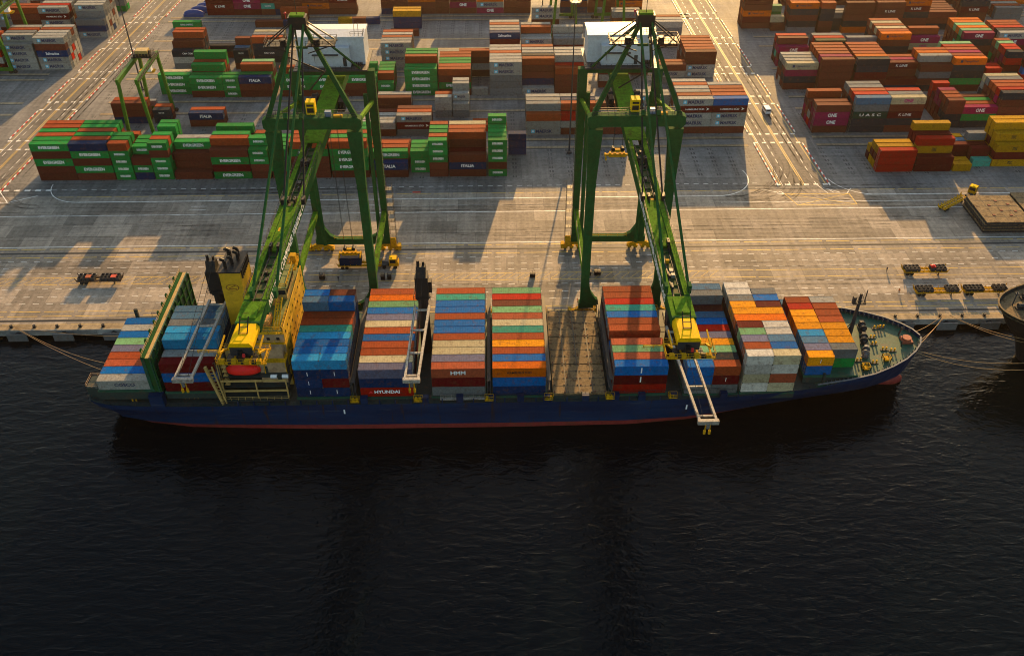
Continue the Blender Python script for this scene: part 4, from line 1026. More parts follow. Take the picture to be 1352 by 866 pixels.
# ------------------------------------------------------------------ ground, quay and water
def ground_mat(name,c1,c2,slab,seed,rough=.7,lines=True):
    m=bpy.data.materials.new(name); nt,b=nodes_of(m); N=nt.nodes.new
    g=N('ShaderNodeNewGeometry')
    mp=N('ShaderNodeMapping'); lk(nt,g.outputs['Position'],mp.inputs['Vector']); mp.inputs['Location'].default_value=(seed*3.1,seed*7.7,0)
    br=N('ShaderNodeTexBrick'); br.inputs['Scale'].default_value=1; br.inputs['Brick Width'].default_value=slab[0]; br.inputs['Row Height'].default_value=slab[1]
    br.inputs['Mortar Size'].default_value=.05; br.inputs['Color1'].default_value=(0,0,0,1); br.inputs['Color2'].default_value=(1,1,1,1); br.inputs['Mortar'].default_value=(.5,.5,.5,1); br.offset=.37; br.squash=1
    lk(nt,mp.outputs[0],br.inputs['Vector'])
    mx=N('ShaderNodeMix'); mx.data_type='RGBA'; mx.inputs['A'].default_value=(*c1,1); mx.inputs['B'].default_value=(*c2,1)
    lk(nt,br.outputs['Color'],mx.inputs['Factor'])
    n=N('ShaderNodeTexNoise'); n.inputs['Scale'].default_value=.06; n.inputs['Detail'].default_value=8; n.inputs['Roughness'].default_value=.68; lk(nt,mp.outputs[0],n.inputs['Vector'])
    mr=N('ShaderNodeMapRange'); mr.inputs['From Min'].default_value=.3; mr.inputs['From Max'].default_value=.7; mr.inputs['To Min'].default_value=.68; mr.inputs['To Max'].default_value=1.25; lk(nt,n.outputs['Fac'],mr.inputs['Value'])
    # tyre streaks along the traffic
    ms=N('ShaderNodeMapping'); ms.inputs['Scale'].default_value=(.02,.55,1); lk(nt,g.outputs['Position'],ms.inputs['Vector'])
    n3=N('ShaderNodeTexNoise'); n3.inputs['Scale'].default_value=1.6; n3.inputs['Detail'].default_value=6; lk(nt,ms.outputs[0],n3.inputs['Vector'])
    m3=N('ShaderNodeMapRange'); m3.inputs['From Min'].default_value=.35; m3.inputs['From Max'].default_value=.65; m3.inputs['To Min'].default_value=.86; m3.inputs['To Max'].default_value=1.08; lk(nt,n3.outputs['Fac'],m3.inputs['Value'])
    # cross streaks, cracks
    ms2=N('ShaderNodeMapping'); ms2.inputs['Scale'].default_value=(.5,.03,1); lk(nt,g.outputs['Position'],ms2.inputs['Vector'])
    n4=N('ShaderNodeTexNoise'); n4.inputs['Scale'].default_value=1.3; n4.inputs['Detail'].default_value=5; lk(nt,ms2.outputs[0],n4.inputs['Vector'])
    m4=N('ShaderNodeMapRange'); m4.inputs['From Min'].default_value=.35; m4.inputs['From Max'].default_value=.65; m4.inputs['To Min'].default_value=.84; m4.inputs['To Max'].default_value=1.1; lk(nt,n4.outputs['Fac'],m4.inputs['Value'])
    n5=N('ShaderNodeTexNoise'); n5.inputs['Scale'].default_value=.9; n5.inputs['Detail'].default_value=6; n5.inputs['Roughness'].default_value=.8; lk(nt,g.outputs['Position'],n5.inputs['Vector'])
    m5=N('ShaderNodeMapRange'); m5.inputs['From Min'].default_value=.32; m5.inputs['From Max'].default_value=.55; m5.inputs['To Min'].default_value=.62; m5.inputs['To Max'].default_value=1.04; lk(nt,n5.outputs['Fac'],m5.inputs['Value'])
    def mul(a,bb):
        q=N('ShaderNodeMath'); q.operation='MULTIPLY'; lk(nt,a,q.inputs[0]); lk(nt,bb,q.inputs[1]); return q.outputs[0]
    f=mul(mul(mul(mr.outputs[0],m3.outputs[0]),m4.outputs[0]),m5.outputs[0])
    hs=N('ShaderNodeHueSaturation'); lk(nt,mx.outputs['Result'],hs.inputs['Color']); lk(nt,f,hs.inputs['Value'])
    # dark joint between slabs
    mj=N('ShaderNodeMix'); mj.data_type='RGBA'; mj.inputs['B'].default_value=(.07,.065,.06,1); lk(nt,hs.outputs[0],mj.inputs['A'])
    jj=N('ShaderNodeMath'); jj.operation='MULTIPLY'; jj.inputs[1].default_value=.55; lk(nt,br.outputs['Fac'],jj.inputs[0]); lk(nt,jj.outputs[0],mj.inputs['Factor'])
    lk(nt,mj.outputs['Result'],b.inputs['Base Color'])
    rr=N('ShaderNodeMapRange'); rr.inputs['To Min'].default_value=rough-.12; rr.inputs['To Max'].default_value=rough+.2; lk(nt,n.outputs['Fac'],rr.inputs['Value']); lk(nt,rr.outputs[0],b.inputs['Roughness']); b.inputs['Specular IOR Level'].default_value=.12
    bp=N('ShaderNodeBump'); bp.inputs['Strength'].default_value=.25; bp.inputs['Distance'].default_value=.06; lk(nt,n5.outputs['Fac'],bp.inputs['Height']); lk(nt,bp.outputs[0],b.inputs['Normal'])
    return m
GM=ground_mat('quay concrete',(.20,.172,.138),(.36,.305,.24),(9,6.5),1)
YM=ground_mat('yard pavement',(.15,.145,.135),(.21,.20,.185),(9,14),2)
RM=ground_mat('road asphalt',(.155,.14,.12),(.20,.18,.155),(60,30),3,.75)
CMt=ground_mat('cope concrete',(.30,.225,.13),(.36,.28,.17),(6,9),4)
def st(o): o['kind']='structure'; return o
EDGE=188.7
mb=MB(); mb.quad([(-900,EDGE,0),(900,EDGE,0),(900,256.5,0),(-900,256.5,0)]); st(mb.build('quay_apron',GM))
mb=MB(); mb.quad([(-900,256.5,0),(900,256.5,0),(900,1000,0),(-900,1000,0)]); st(mb.build('ground',YM))
mb=MB(); mb.box(-900,900,EDGE,EDGE+2.2,0,.06); st(mb.build('quay_cope',CMt))
# quay wall: deck beam, set back dark face with piles
wm_=ground_mat('quay wall concrete',(.20,.20,.19),(.30,.30,.28),(9,3),5)
mb=MB(); mb.box(-900,900,EDGE-.25,EDGE,-1.7,.05); mb.box(-900,900,EDGE+3.5,EDGE+4.0,-9,-.4); mb.box(-900,900,EDGE,EDGE+3.5,-1.2,-.5)
wall=mb.build('quay_wall',wm_); tag(wall,'stained concrete quay wall dropping from the apron into the water','wall')
mb=MB()
for k in range(70): mb.tube((-206+k*6,EDGE+1.2,-1.2),(-206+k*6,EDGE+1.2,-8),.5,8)
pl=mb.build('pile',wm_,wall); pl['kind']='stuff'
# water
def water_mat():
    m=bpy.data.materials.new('harbour water'); nt,b=nodes_of(m); N=nt.nodes.new
    b.inputs['Base Color'].default_value=(.0010,.0024,.0034,1); b.inputs['Roughness'].default_value=.06; b.inputs['IOR'].default_value=1.33; b.inputs['Specular IOR Level'].default_value=.18
    g=N('ShaderNodeNewGeometry')
    def wave(sc,rot,scale,det,dist):
        mp=N('ShaderNodeMapping'); mp.inputs['Scale'].default_value=sc; mp.inputs['Rotation'].default_value=(0,0,rot); lk(nt,g.outputs['Position'],mp.inputs['Vector'])
        n=N('ShaderNodeTexNoise'); n.inputs['Scale'].default_value=scale; n.inputs['Detail'].default_value=det; n.inputs['Distortion'].default_value=dist; lk(nt,mp.outputs[0],n.inputs['Vector']); return n.outputs['Fac']
    a=wave((.45,1,1),radians(-14),.55,3,.6); c=wave((.7,1,1),radians(22),1.7,3,.3)
    q=N('ShaderNodeMath'); q.operation='MULTIPLY_ADD'; q.inputs[1].default_value=.22; lk(nt,c,q.inputs[0]); lk(nt,a,q.inputs[2])
    bp=N('ShaderNodeBump'); bp.inputs['Strength'].default_value=1; bp.inputs['Distance'].default_value=.24; lk(nt,q.outputs[0],bp.inputs['Height']); lk(nt,bp.outputs[0],b.inputs['Normal'])
    return m
mb=MB(); mb.quad([(-900,-700,WZ),(900,-700,WZ),(900,EDGE+3.6,WZ),(-900,EDGE+3.6,WZ)]); st(mb.build('water',water_mat()))
# ---- rails, painted lines
WL=plain('white road paint',(.80,.79,.74),.6); YLm=plain('yellow road paint',(.62,.40,.05),.6); DK=plain('dark groove',(.03,.028,.026),.7); RED=plain('red kerb paint',(.50,.05,.03),.6)
def wear(m):
    nt=m.node_tree; b=nt.nodes['Principled BSDF']; src=b.inputs['Base Color'].links[0].from_socket
    g=nt.nodes.new('ShaderNodeNewGeometry'); n=nt.nodes.new('ShaderNodeTexNoise'); n.inputs['Scale'].default_value=.8; n.inputs['Detail'].default_value=6; lk(nt,g.outputs['Position'],n.inputs['Vector'])
    r=nt.nodes.new('ShaderNodeMapRange'); r.inputs['From Min'].default_value=.42; r.inputs['From Max'].default_value=.62; lk(nt,n.outputs['Fac'],r.inputs['Value'])
    x=nt.nodes.new('ShaderNodeMix'); x.data_type='RGBA'; x.inputs['B'].default_value=(.22,.20,.17,1); lk(nt,src,x.inputs['A'])
    q=nt.nodes.new('ShaderNodeMath'); q.operation='MULTIPLY'; q.inputs[1].default_value=.4; lk(nt,r.outputs[0],q.inputs[0]); lk(nt,q.outputs[0],x.inputs['Factor']); lk(nt,x.outputs['Result'],b.inputs['Base Color'])
wear(WL); wear(YLm)
rl=MB()
for y in (192.5,224.2):
    rl.box(-890,890,y-.42,y+.42,.004,.012,0); rl.box(-890,890,y-.06,y+.06,.012,.05,1)
st(rl.build('crane_rail',[DK,M['dsteel']]))
ml=MB(); ZL=.02
def seg(p,q,w,m=0,z=ZL):
    p=Vector((*p,0));q=Vector((*q,0));d=(q-p).normalized();n=Vector((-d.y,d.x,0))*w/2
    ml.quad([tuple(a+Vector((0,0,z))) for a in (p-n,q-n,q+n,p+n)],m)
def dash(y,x0,x1,on,off,w,m=0):
    x=x0
    while x<x1: seg((x,y),(min(x+on,x1),y),w,m); x+=on+off
seg((-133,252.8),(71,252.8),.34); seg((118,252.8),(230,252.8),.34); seg((-230,244.7),(230,244.7),.34)
seg((-230,227.5),(230,227.5),.28); seg((71,248.8),(200,248.8),.22); seg((-60,248.8),(60,248.8),.2,2)
for y in (226.3,222.0): dash(y,-230,230,7,1.2,.28,1)
for y in (220.0,216.6,213.8): dash(y,-230,230,1.7,2.0,.17)
for y in (206.6,203.0,199.9): dash(y,-230,230,1.7,2.0,.17)
for y in (211.9,208.6): dash(y,-230,230,9,.8,.22,1)
x=-230
while x<230:                                            # yellow hatching along the lanes
    if not (-60<x<-20) and x<62: seg((x,209.0),(x+2.6,211.6),.15,1)
    x+=2.5
for y in (196.4,194.4,190.9): dash(y,-230,230,8,1.0,.26,1)
dash(256.0,-140,85,5,1,.22,1); dash(256.0,112,230,5,1,.22,1); dash(260.5,-150,86,1.6,1.6,.22)
for x in (-96,-42,148): seg((x,249.6),(x+5,249.6),.2); seg((x,247.4),(x+5,247.4),.2)
seg((-25.7-1.3,257),(-25.7+1.3,257),.9,3)
# road markings; the two roads lean a little, as measured
def road(name,cl0,cl1,h0,h1,nb):
    """cl: (x,y) of the centre line near and far; h: half widths"""
    (x0,y0),(x1,y1)=cl0,cl1
    P=lambda t,o:(x0+(x1-x0)*t+o,y0+(y1-y0)*t)
    rb=MB(); rb.quad([(*P(0,-h0),.008),(*P(0,h1),.008),(*P(1,h1),.008),(*P(1,-h0),.008)]); st(rb.build('road',RM))
    for o in (-.3,.3): seg(P(0,o),P(1,o),.24,1)
    for o in (-h0+1.1,h1-1.1): seg(P(0,o),P(1,o),.22,1)
    seg(P(0,-h0+1.6),P(1,-h0+1.6),.16)
    L=math.dist((x0,y0),(x1,y1)); n=int(L/5)
    for k in range(n):
        for o in (-h0/2,h1/2): seg(P(k/n,o),P((k+.55)/n,o),.2)
    kb=MB(); n=int(L/1.7)
    for k in range(n):
        for o in (-h0,h1):
            if any(abs(P((k+.5)/n,0)[1]-a)<4.2 for a in nb): continue
            a=P(k/n,o);c=P((k+1)/n,o); m=k%2
            kb.box(min(a[0],c[0])-.16,max(a[0],c[0])+.16,a[1],c[1],0,.22,m)
    st(kb.build('kerb',[WL,RED]))
    for a in nb:                                          # broad dashed bars across at each yard lane
        for s in (-3.2,3.2):
            t=(a+s-y0)/(y1-y0)
            if not 0<t<1: continue
            k=-h0
            while k<h1-.5:
                p=P(t,k); seg(p,(p[0]+1.5,p[1]),.85,0,.03); k+=3.0
    return P
NB=(291.5,322.5,350.0,380.5,410)
PR=road('r',(100.2,258.6),(90.5,470),8.6,8.4,NB)
PL=road('l',(-167.5,258.6),(-152.5,470),6.6,7.8,NB)
def arc(cx,cy,r,a0,a1,w,m=0,n=14):
    p=[(cx+r*cos(a0+(a1-a0)*k/n),cy+r*sin(a0+(a1-a0)*k/n)) for k in range(n+1)]
    for a,b in zip(p,p[1:]): seg(a,b,w,m,.024)
arc(-133,264.3,11.5,pi,1.5*pi,.3); arc(71,264.8,12,1.5*pi,2*pi+.35,.3); arc(122,266,13.2,1.08*pi,1.5*pi,.3)
k=-9
while k<9: seg((100+k,259.4),(101.6+k,259.4),.95,0,.03); k+=3.1
k=-9
while k<22: seg((-167+k,260.4),(-165.2+k,260.4),.95,0,.03); k+=3.4
# yellow box junction and chevron islands
q=[(92.5,253.6),(113.2,253.4),(113.8,246.8),(95,246.6)]
for a,b in zip(q,q[1:]+q[:1]): seg(a,b,.3,1,.028)
seg(q[0],q[2],.26,1,.03); seg(q[1],q[3],.26,1,.034)
q=[(104.5,259),(106.6,253.6),(112.6,253.6),(114.9,256.8)]
for a,b in zip(q,q[1:]): seg(a,b,.25)
seg((106.0,257.3),(110.5,254.2),.22); seg((107.4,256.0),(108.6,254),.2)
seg((84,257.4),(91,254.4),.25); seg((91.5,255.2),(90,253.8),.3); seg((91.5,255.2),(92.4,253.6),.3); seg((90,253.8),(92.4,253.6),.3)
q=[(-160.3,260.4),(-165.5,252.8),(-154.6,252.8)]
for a,b in zip(q,q[1:]+q[:1]): seg(a,b,.3)
seg((-159.6,257.0),(-162.8,253),.25); seg((-159.8,257.0),(-157,253),.25); seg((-154.4,253.2),(-146.8,257.0),.28)
st(ml.build('road_marking',[WL,YLm,plain('faded grey paint',(.3,.29,.27),.7),RED]))
# tyre marks worn into the apron and the roads
def tyre_mat():
    m=bpy.data.materials.new('tyre rubber film'); nt,b=nodes_of(m); b.inputs['Base Color'].default_value=(.04,.037,.034,1); b.inputs['Roughness'].default_value=.8; b.inputs['Specular IOR Level'].default_value=.1
    g=nt.nodes.new('ShaderNodeNewGeometry'); n=nt.nodes.new('ShaderNodeTexNoise'); n.inputs['Scale'].default_value=.35; n.inputs['Detail'].default_value=5; lk(nt,g.outputs['Position'],n.inputs['Vector'])
    r=nt.nodes.new('ShaderNodeMapRange'); r.inputs['From Min'].default_value=.35; r.inputs['From Max'].default_value=.7; r.inputs['To Min'].default_value=0; r.inputs['To Max'].default_value=.5; lk(nt,n.outputs['Fac'],r.inputs['Value']); lk(nt,r.outputs[0],b.inputs['Alpha'])
    return m
tk=MB(); rt=random.Random(11)
def track(pts,w=.42,g=1.0,z=.035):
    for o in (-g,g):
        q=[]
        for k,(x,y) in enumerate(pts):
            a=pts[max(0,k-1)];c=pts[min(len(pts)-1,k+1)]; d=Vector((c[0]-a[0],c[1]-a[1],0)).normalized(); n=Vector((-d.y,d.x,0)); q.append((Vector((x,y,z))+n*(o-w/2),Vector((x,y,z))+n*(o+w/2)))
        for (a,b),(c,d) in zip(q,q[1:]): tk.quad([a,c,d,b])
for k in range(34):
    y=rt.choice((246.7,250.6,238,234,231,218.4,215.2,205,201.5,258.4))+rt.uniform(-1,1); x0=rt.uniform(-190,120); L=rt.uniform(40,130); dy=rt.uniform(-1.5,1.5); z=.03+k*.0004
    track([(x0+L*t/8,y+dy*(t/8)**2) for t in range(9)],z=z)
for k in range(16):
    cx=rt.choice((100,-165,96,-160))+rt.uniform(-4,4); r=rt.uniform(12,26); sgn=rt.choice((-1,1)); cy=rt.uniform(247,252)+r
    track([(cx+sgn*r-sgn*r*cos(a*pi/20),cy-r*sin(a*pi/20)) for a in range(11)],z=.05+k*.0004)
for k in range(14):
    cx=rt.choice((96,104,-163,-158)); y0=rt.uniform(258,300); L=rt.uniform(40,110); f=-.046 if cx>0 else .07
    track([(cx+rt.uniform(-.2,.2)+f*(y0+L*t/6-260)*1.0,y0+L*t/6) for t in range(7)],z=.06+k*.0004)
st(tk.build('tyre_marking',tyre_mat()))
# gantry runways and lines in the yard
rw=MB()
for y in (286.6,292.4,315.4,325.2,346.2,351.4,374.6,385.0,407.4,412):
    for x0,x1 in ((-146,88),(112,260),(-300,-178)):
        rw.quad([(x0,y-.75,.008),(x1,y-.75,.008),(x1,y+.75,.008),(x0,y+.75,.008)],0); rw.quad([(x0,y-1.35,.006),(x1,y-1.35,.006),(x1,y-.8,.006),(x0,y-.8,.006)],1)
st(rw.build('gantry_runway',[CMt,DK]))
sm=MB(); rr=random.Random(5)
for yb in (266.7,295.7,328.8,354.8,388.3):
    for x in [-148+k*6.15 for k in range(39)]+[112+k*6.15 for k in range(22)]:
        if rr.random()<.12: continue
        for i in range(7):
            for dx in (0,.9):
                for dy in (0,.8): sm.quad([(x+dx-.26,yb+i*2.9+dy-.17-.5,.01),(x+dx+.26,yb+i*2.9+dy-.17-.5,.01),(x+dx+.26,yb+i*2.9+dy+.28-.5,.01),(x+dx-.26,yb+i*2.9+dy+.28-.5,.01)])
o=st(sm.build('slot_marking',[DK]))
# low dark clutter beside the lanes: cable trench covers and rubble strips
# ---- fenders and bollards on the quay
def fender(x):
    r=empty('fender',(x,EDGE,-1)); tag(r,'black rubber fender with grey face panel hung on the quay wall','fender','fenders hung along the quay wall')
    b=MB(); b.tube((0,-.25,-.2),(0,-1.3,-.2),.8,12,0); b.build('rubber_cone',[M['rubber']],r)
    b=MB(); b.box(-2.6,2.6,-1.55,-1.3,-1.6,.7); b.build('face_panel',[M['gsteel']],r); return r
f0=None
for n,x in enumerate((-126,-114,-101,108,119.5,131)):
    if f0 is None: f0=c=fender(x)
    else: c=copy_tree(f0); c.location=(x,EDGE,-1)
    c['label']=('leftmost','middle','rightmost')[n%3]+' of three grey faced rubber fenders on the quay wall '+('left of the stern' if n<3 else 'right of the bow')
def qboll(x):
    b=MB(); b.tube((0,0,.06),(0,0,.55),.28,8); b.tube((0,0,.5),(0,0,.75),.42,8); b.box(-.45,.45,-.45,.45,.06,.12)
    o=b.build('quay_bollard',[M['black']],None,(x,EDGE+1.0,0)); tag(o,'black iron mooring bollard on the pale edge of the quay','bollard','mooring bollards along the quay edge'); return o
b0=None; nb=[0,0]
for k in range(48):
    x=-140+k*6
    if -94<x<96: continue
    if b0 is None: b0=c=qboll(x)
    else: c=copy_tree(b0); c.location.x=x
    e=0 if x<0 else 1; nb[e]+=1
    c['label']=ORD[nb[e]-1]+' black quay bollard from the left, '+('left of the ship' if e==0 else 'right of the bow')
mb=MB(); mb.box(-90.5,-88.6,192.6-3.2,193.6-3.2,.06,1.2); mb.rail([(-90.5,189.4,1.2),(-88.6,189.4,1.2)],.8,.06,.8); tag(mb.build('winch_box',[M['black']]),'dark steel box on the quay edge behind the sternmost bay','box')
# ---- mooring lines
def rope(name,p,q,sag,label,r=.07):
    p=Vector(p);q=Vector(q);pts=[]
    for k in range(17):
        t=k/16; v=p.lerp(q,t); v.z-=sag*4*t*(1-t); pts.append(tuple(v))
    b=MB(); b.path(pts,r,6); tag(b.build('mooring_line',[M['rope']]),label,'mooring line','mooring lines of the ships')
rope('a',(-94,CY-5,5.9),(-127.4,189.6,.5),1.2,'near one of two mooring lines from the stern of the ship')
rope('b',(-94,CY-2,5.6),(-127.2,189.7,.5),2.0,'slacker mooring line beside another at the stern of the ship')
rope('c',(-94,CY+8,6.0),(-126.9,189.6,.5),.8,'thin mooring line from the far quarter of the stern',.05)
rope('d',(101.5,CY-3.0,8.9),(119.2,189.6,.5),.8,'mooring line from the bow tip to the quay bollard')
rope('e',(101.8,CY-1.5,8.9),(119.6,189.6,.5),1.3,'second mooring line close beside another at the bow')
rope('f',(102.2,CY+2.0,9.0),(118.8,189.6,.5),.7,'shortest mooring line from the bow to the quay')
rope('g',(100.8,CY-5.0,9.0),(139,168.2,3.0),2.4,'long mooring line over the water between the two ships')
rope('h',(100.2,CY-5.6,9.0),(141,166.8,2.6),3.4,'lowest sagging line over the water between the two ships')
rope('i',(120.3,189.6,.5),(131,170.5,7.5),.9,'mooring line from the quay bollard up to the second ship')
rope('j',(120.6,189.6,.5),(133,169.0,7.0),1.3,'lower mooring line from the quay bollard to the second ship')

# ------------------------------------------------------------------ second ship, its rounded stern at the right edge
s2=empty('moored_ship',(160,175.5,WZ)); tag(s2,'dark hulled second ship with a brown deck cut off by the right edge','ship')
def P2(mb,name,mats,par=None):
    for i,v in enumerate(mb.v): mb.v[i]=(v[0]-160,v[1]-175.5,v[2]-WZ)
    return mb.build(name,mats,par or s2)
def bowline(x0,half,L,z,n=14):
    """plan of a blunt bow at height z: far side, tip, near side"""
    pts=[]
    for k in range(-n,n+1):
        t=abs(k)/n; x=x0+L*t**2.0; h=half*(1-(1-min(1,t**2.0))**2)**.5; pts.append((x,175.5+(h if k<0 else -h),z))
    return [(300,175.5+half,z)]+pts+[(300,175.5-half,z)]
top=bowline(123.4,12.3,30,14.2); m1=bowline(126.5,11.6,33,9.0); m2=bowline(131,10.4,38,3.5); low=bowline(134.5,9.5,44,-6)
b=MB()
for a,c in ((top,m1),(m1,m2),(m2,low)):
    for k in range(len(a)-1): b.quad([a[k],c[k],c[k+1],a[k+1]])
P2(b,'hull',M['black'])
b=MB(); b.quad([(p[0]+.2,p[1],13.1) for p in top][::-1]); P2(b,'forecastle_deck',M['hatch'])
b=MB()
for k in range(1,len(top)-2): b.bar(top[k],top[k+1],.4,.2)
P2(b,'bulwark_rail',M['hatch'])
for k in range(4,26,2):
    p=top[k]; b=MB(); b.bar((p[0]+.5,p[1],13.1),(p[0]+.3,p[1],14.1),.25,.5); P2(b,'bulwark_stay',M['ddeck'])
for x,y in ((129,176),(132,180),(132,171.5),(137,177),(136,170),(140,181)):
    b=MB(); b.tube((x-1,y,14.1),(x+1,y,14.1),.6,10); b.box(x-1.3,x+1.3,y-.7,y+.7,13.1,13.5); b.box(x+.9,x+1.5,y-.5,y+.5,13.4,14.9); P2(b,'winch',M['dsteel'])
b=MB(); b.box(144,300,165,186,13.1,15.5); P2(b,'hatch_coaming',M['hatch'])
b=MB(); b.tube((127.6,177.5,13.1),(127.6,177.5,17.2),.16,6); b.box(127.2,128,177.1,177.9,16.4,16.8); P2(b,'vent_post',M['dsteel'])

# ------------------------------------------------------------------ yard gantry cranes
def rtg(x,y,label,span=23.5,wid=6.4,h=22.5,rz=0,boomy=True):
    r=empty('yard_gantry_crane',(x,y,0),rz); tag(r,label,'gantry crane','yard gantry cranes')
    for sx in (-1,1):
        for sy_ in (0,1):
            b=MB(); b.bar((sx*wid/2*1.35,sy_*span,1.6),(sx*wid/2,sy_*span,h-1),1.1,1.0,0,.95,.9,up=(0,1,0)); b.box(sx*wid/2-.62,sx*wid/2+.62,sy_*span-.6,sy_*span+.6,h-1.2,h-.4)
            b.build('leg',M['rtg'],r)
        b=MB(); b.box(sx*wid/2-.5,sx*wid/2+.5,-.8,span+.8,h-1.0,h+.5); b.build('main_girder',M['rtg'],r)
        b=MB(); b.rail([(sx*(wid/2+.9),-.8,h+.1),(sx*(wid/2+.9),span+.8,h+.1)],1.1,.05,1.8); b.box(sx*(wid/2+.7)-.3,sx*(wid/2+.7)+.3,-.8,span+.8,h,h+.08); b.build('walkway',M['black'],r)
    for sy_ in (0,1):
        b=MB(); b.box(-wid/2*1.5,wid/2*1.5,sy_*span-.55,sy_*span+.55,1.2,2.3); b.build('sill_beam',M['rtg'],r)
        for sx in (-1,1):
            b=MB()
            for e in (-.9,.9): b.tube((sx*wid/2*1.4+e,sy_*span-.35,.75),(sx*wid/2*1.4+e,sy_*span+.35,.75),.75,14)
            b.build('wheel',M['rubber'],r)
    b=MB(); b.box(-wid/2-.4,wid/2+.4,span-6.2,span-1.6,h+.5,h+.9,0); b.box(-2.2,2.0,span-5.4,span-2.4,h+.9,h+2.9,1); b.tube((-2.6,span-4,h+1.8),(2.6,span-4,h+1.8),.7,10,0); b.rail([(-wid/2,span-6.2,h+.9),(wid/2,span-6.2,h+.9),(wid/2,span-1.6,h+.9),(-wid/2,span-1.6,h+.9)],1.1,.06,1.1,0)
    for k in range(6): b.box(-3+k*1.1,-2.4+k*1.1,span-6,span-5.4,h+.9,h+1.8,0)
    b.build('trolley',[M['black'],M['buff']],r)
    b=MB(); b.box(-2.6,2.6,span-5.2,span-3,h-5.2,h-4.6); b.box(-1.2,1.2,span-4.8,span-3.4,h-4.4,h-3.6)
    for x_ in (-1,1): b.tube((x_,span-4.1,h-3.6),(x_,span-4.1,h+.5),.06,5)
    b.build('spreader',M['yel'],r)
    b=MB(); b.box(1.2,3.0,span-8.5,span-6.6,h-3.4,h-1.0); b.build('cabin',M['wht'],r)
    b=MB(); b.box(-wid/2*1.2,-wid/2*1.2+2.4,span-.2,span+1.4,2.3,4.4); b.build('engine_box',M['gsteel'],r)
    return r
rtg(-123.6,293.6,'lime green yard gantry crane astride brown containers by the left road')
rtg(-197.0,352.6,'green yard gantry crane cut off by the left edge of the picture')
rtg(50.5,384.0,'hazy yard gantry crane left of the sunlit road at the top',24,7.5,22)
rtg(30.0,384.0,'hazy yard gantry crane behind the right quay crane apex',24,7.5,22)
# ------------------------------------------------------------------ floodlight masts
def mast(x,y,h,label):
    r=empty('floodlight_mast',(x,y,0)); tag(r,label,'light mast','floodlight masts of the yard')
    b=MB(); b.tube((0,0,0),(0,0,h),.3,10,0,.14); b.box(-.8,.8,-.8,.8,0,.6); b.build('pole',M['dsteel'],r)
    b=MB(); b.tube((0,0,h-.4),(0,0,h),1.4,12); b.build('head_ring',M['dsteel'],r)
    for k in range(8):
        a=2*pi*k/8; b=MB(); b.box(1.5*cos(a)-.3,1.5*cos(a)+.3,1.5*sin(a)-.3,1.5*sin(a)+.3,h-.5,h+.1); b.build('floodlight',M['gsteel'],r)
    return r
mast(-136.6,336.5,52,'tall dark floodlight mast beside the left road and gantry crane')
mast(25.2,282.4,52,'tall thin floodlight mast left of the right quay crane')
mast(21.5,405,26,'short hazy pole left of the far yard gantry crane')
# ------------------------------------------------------------------ trailers, trucks, van
def trailer(x,y,rz,label,loads=(),group='flat container trailers parked on the quay',fm='yel'):
    r=empty('container_trailer',(x,y,0),rz); tag(r,label,'trailer',group)
    b=MB()
    for s in (-.55,.55): b.box(-6.1,6.1,s-.12,s+.12,1.0,1.35,0)
    for k in range(11): b.box(-6.05+k*1.2,-5.9+k*1.2,-1.15,1.15,1.05,1.3,0)
    for s in (-1.15,1.15): b.box(-6.1,6.1,s-.08,s+.08,1.02,1.32,0)
    for k in range(8):
        for s in (-1.24,1.24): b.bar((-5.9+k*1.68,s,1.3),(-5.9+k*1.68,s*1.1,1.85),.12,.16,0)
    for sx in (-1,1):
        for s in (-1,1): b.bar((sx*6.05,s*1.15,1.2),(sx*6.35,s*1.3,2.3),.2,.2,0)
    b.build('frame',M[fm],r)
    for e in (-4.9,-3.7):
        for s in (-.95,.95):
            b=MB(); b.tube((e,s-.16,.5),(e,s+.16,.5),.5,14); b.build('wheel',M['rubber'],r)
    b=MB()
    for s in (-.7,.7): b.box(3.9,4.1,s-.1,s+.1,0,1.05); b.box(3.75,4.25,s-.2,s+.2,0,.06)
    b.build('landing_leg',M['dsteel'],r)
    for x0,x1 in loads:
        n=max(2,int((x1-x0)/1.0))
        b=MB()
        for k in range(n):
            for s in (-.6,.6):
                xx=x0+(k+.5)*(x1-x0)/n; b.box(xx-.45,xx+.45,s-.55,s-.47,1.36,2.3); b.box(xx-.45,xx+.45,s+.47,s+.55,1.36,2.3); b.box(xx-.45,xx-.38,s-.5,s+.5,1.36,2.3); b.box(xx+.38,xx+.45,s-.5,s+.5,1.36,2.3); b.box(xx-.4,xx+.4,s-.5,s+.5,1.36,1.75)
        b.build('gear_bin',M['dsteel'],r)
    return r
M['drust']=paint('dark rusty frame',(.07,.045,.03),.7,.5,1)
t1=trailer(-111.1,209.6,0,'dark trailer with rusty gear bins standing alone at the far left',[(-5.8,-1.0),(.4,5.8)],fm='drust')
for n,(x0,c) in enumerate(((-3.6,(.45,.10,.03)),(3.4,(.5,.06,.03)))):
    b=MB(); b.box(x0,x0+1.5,-.9,.5,2.0,2.35); b.build('rust_plate',paint('rusty plate %s'%('red','brown')[n],c,.6,.4,1),t1)
t2=trailer(120.9,209.4,0,'upper trailer of three with a red bundle among black bins',[(-5.9,-1.6),(1.4,5.9)])
b=MB(); b.box(1.6,2.9,-.4,.7,2.0,2.5); b.ball((2.2,.2,2.5),(.6,.5,.25)); b.build('red_bundle',M['red'],t2)
trailer(120.7,199.7,0,'lower left trailer with yellow frame and low black bins',[(-5.9,-1.2),(2.2,5.8)])
trailer(134.0,199.8,0,'lower right trailer beside the dark stern of the second ship',[(-5.8,-.6),(2.0,5.9)])
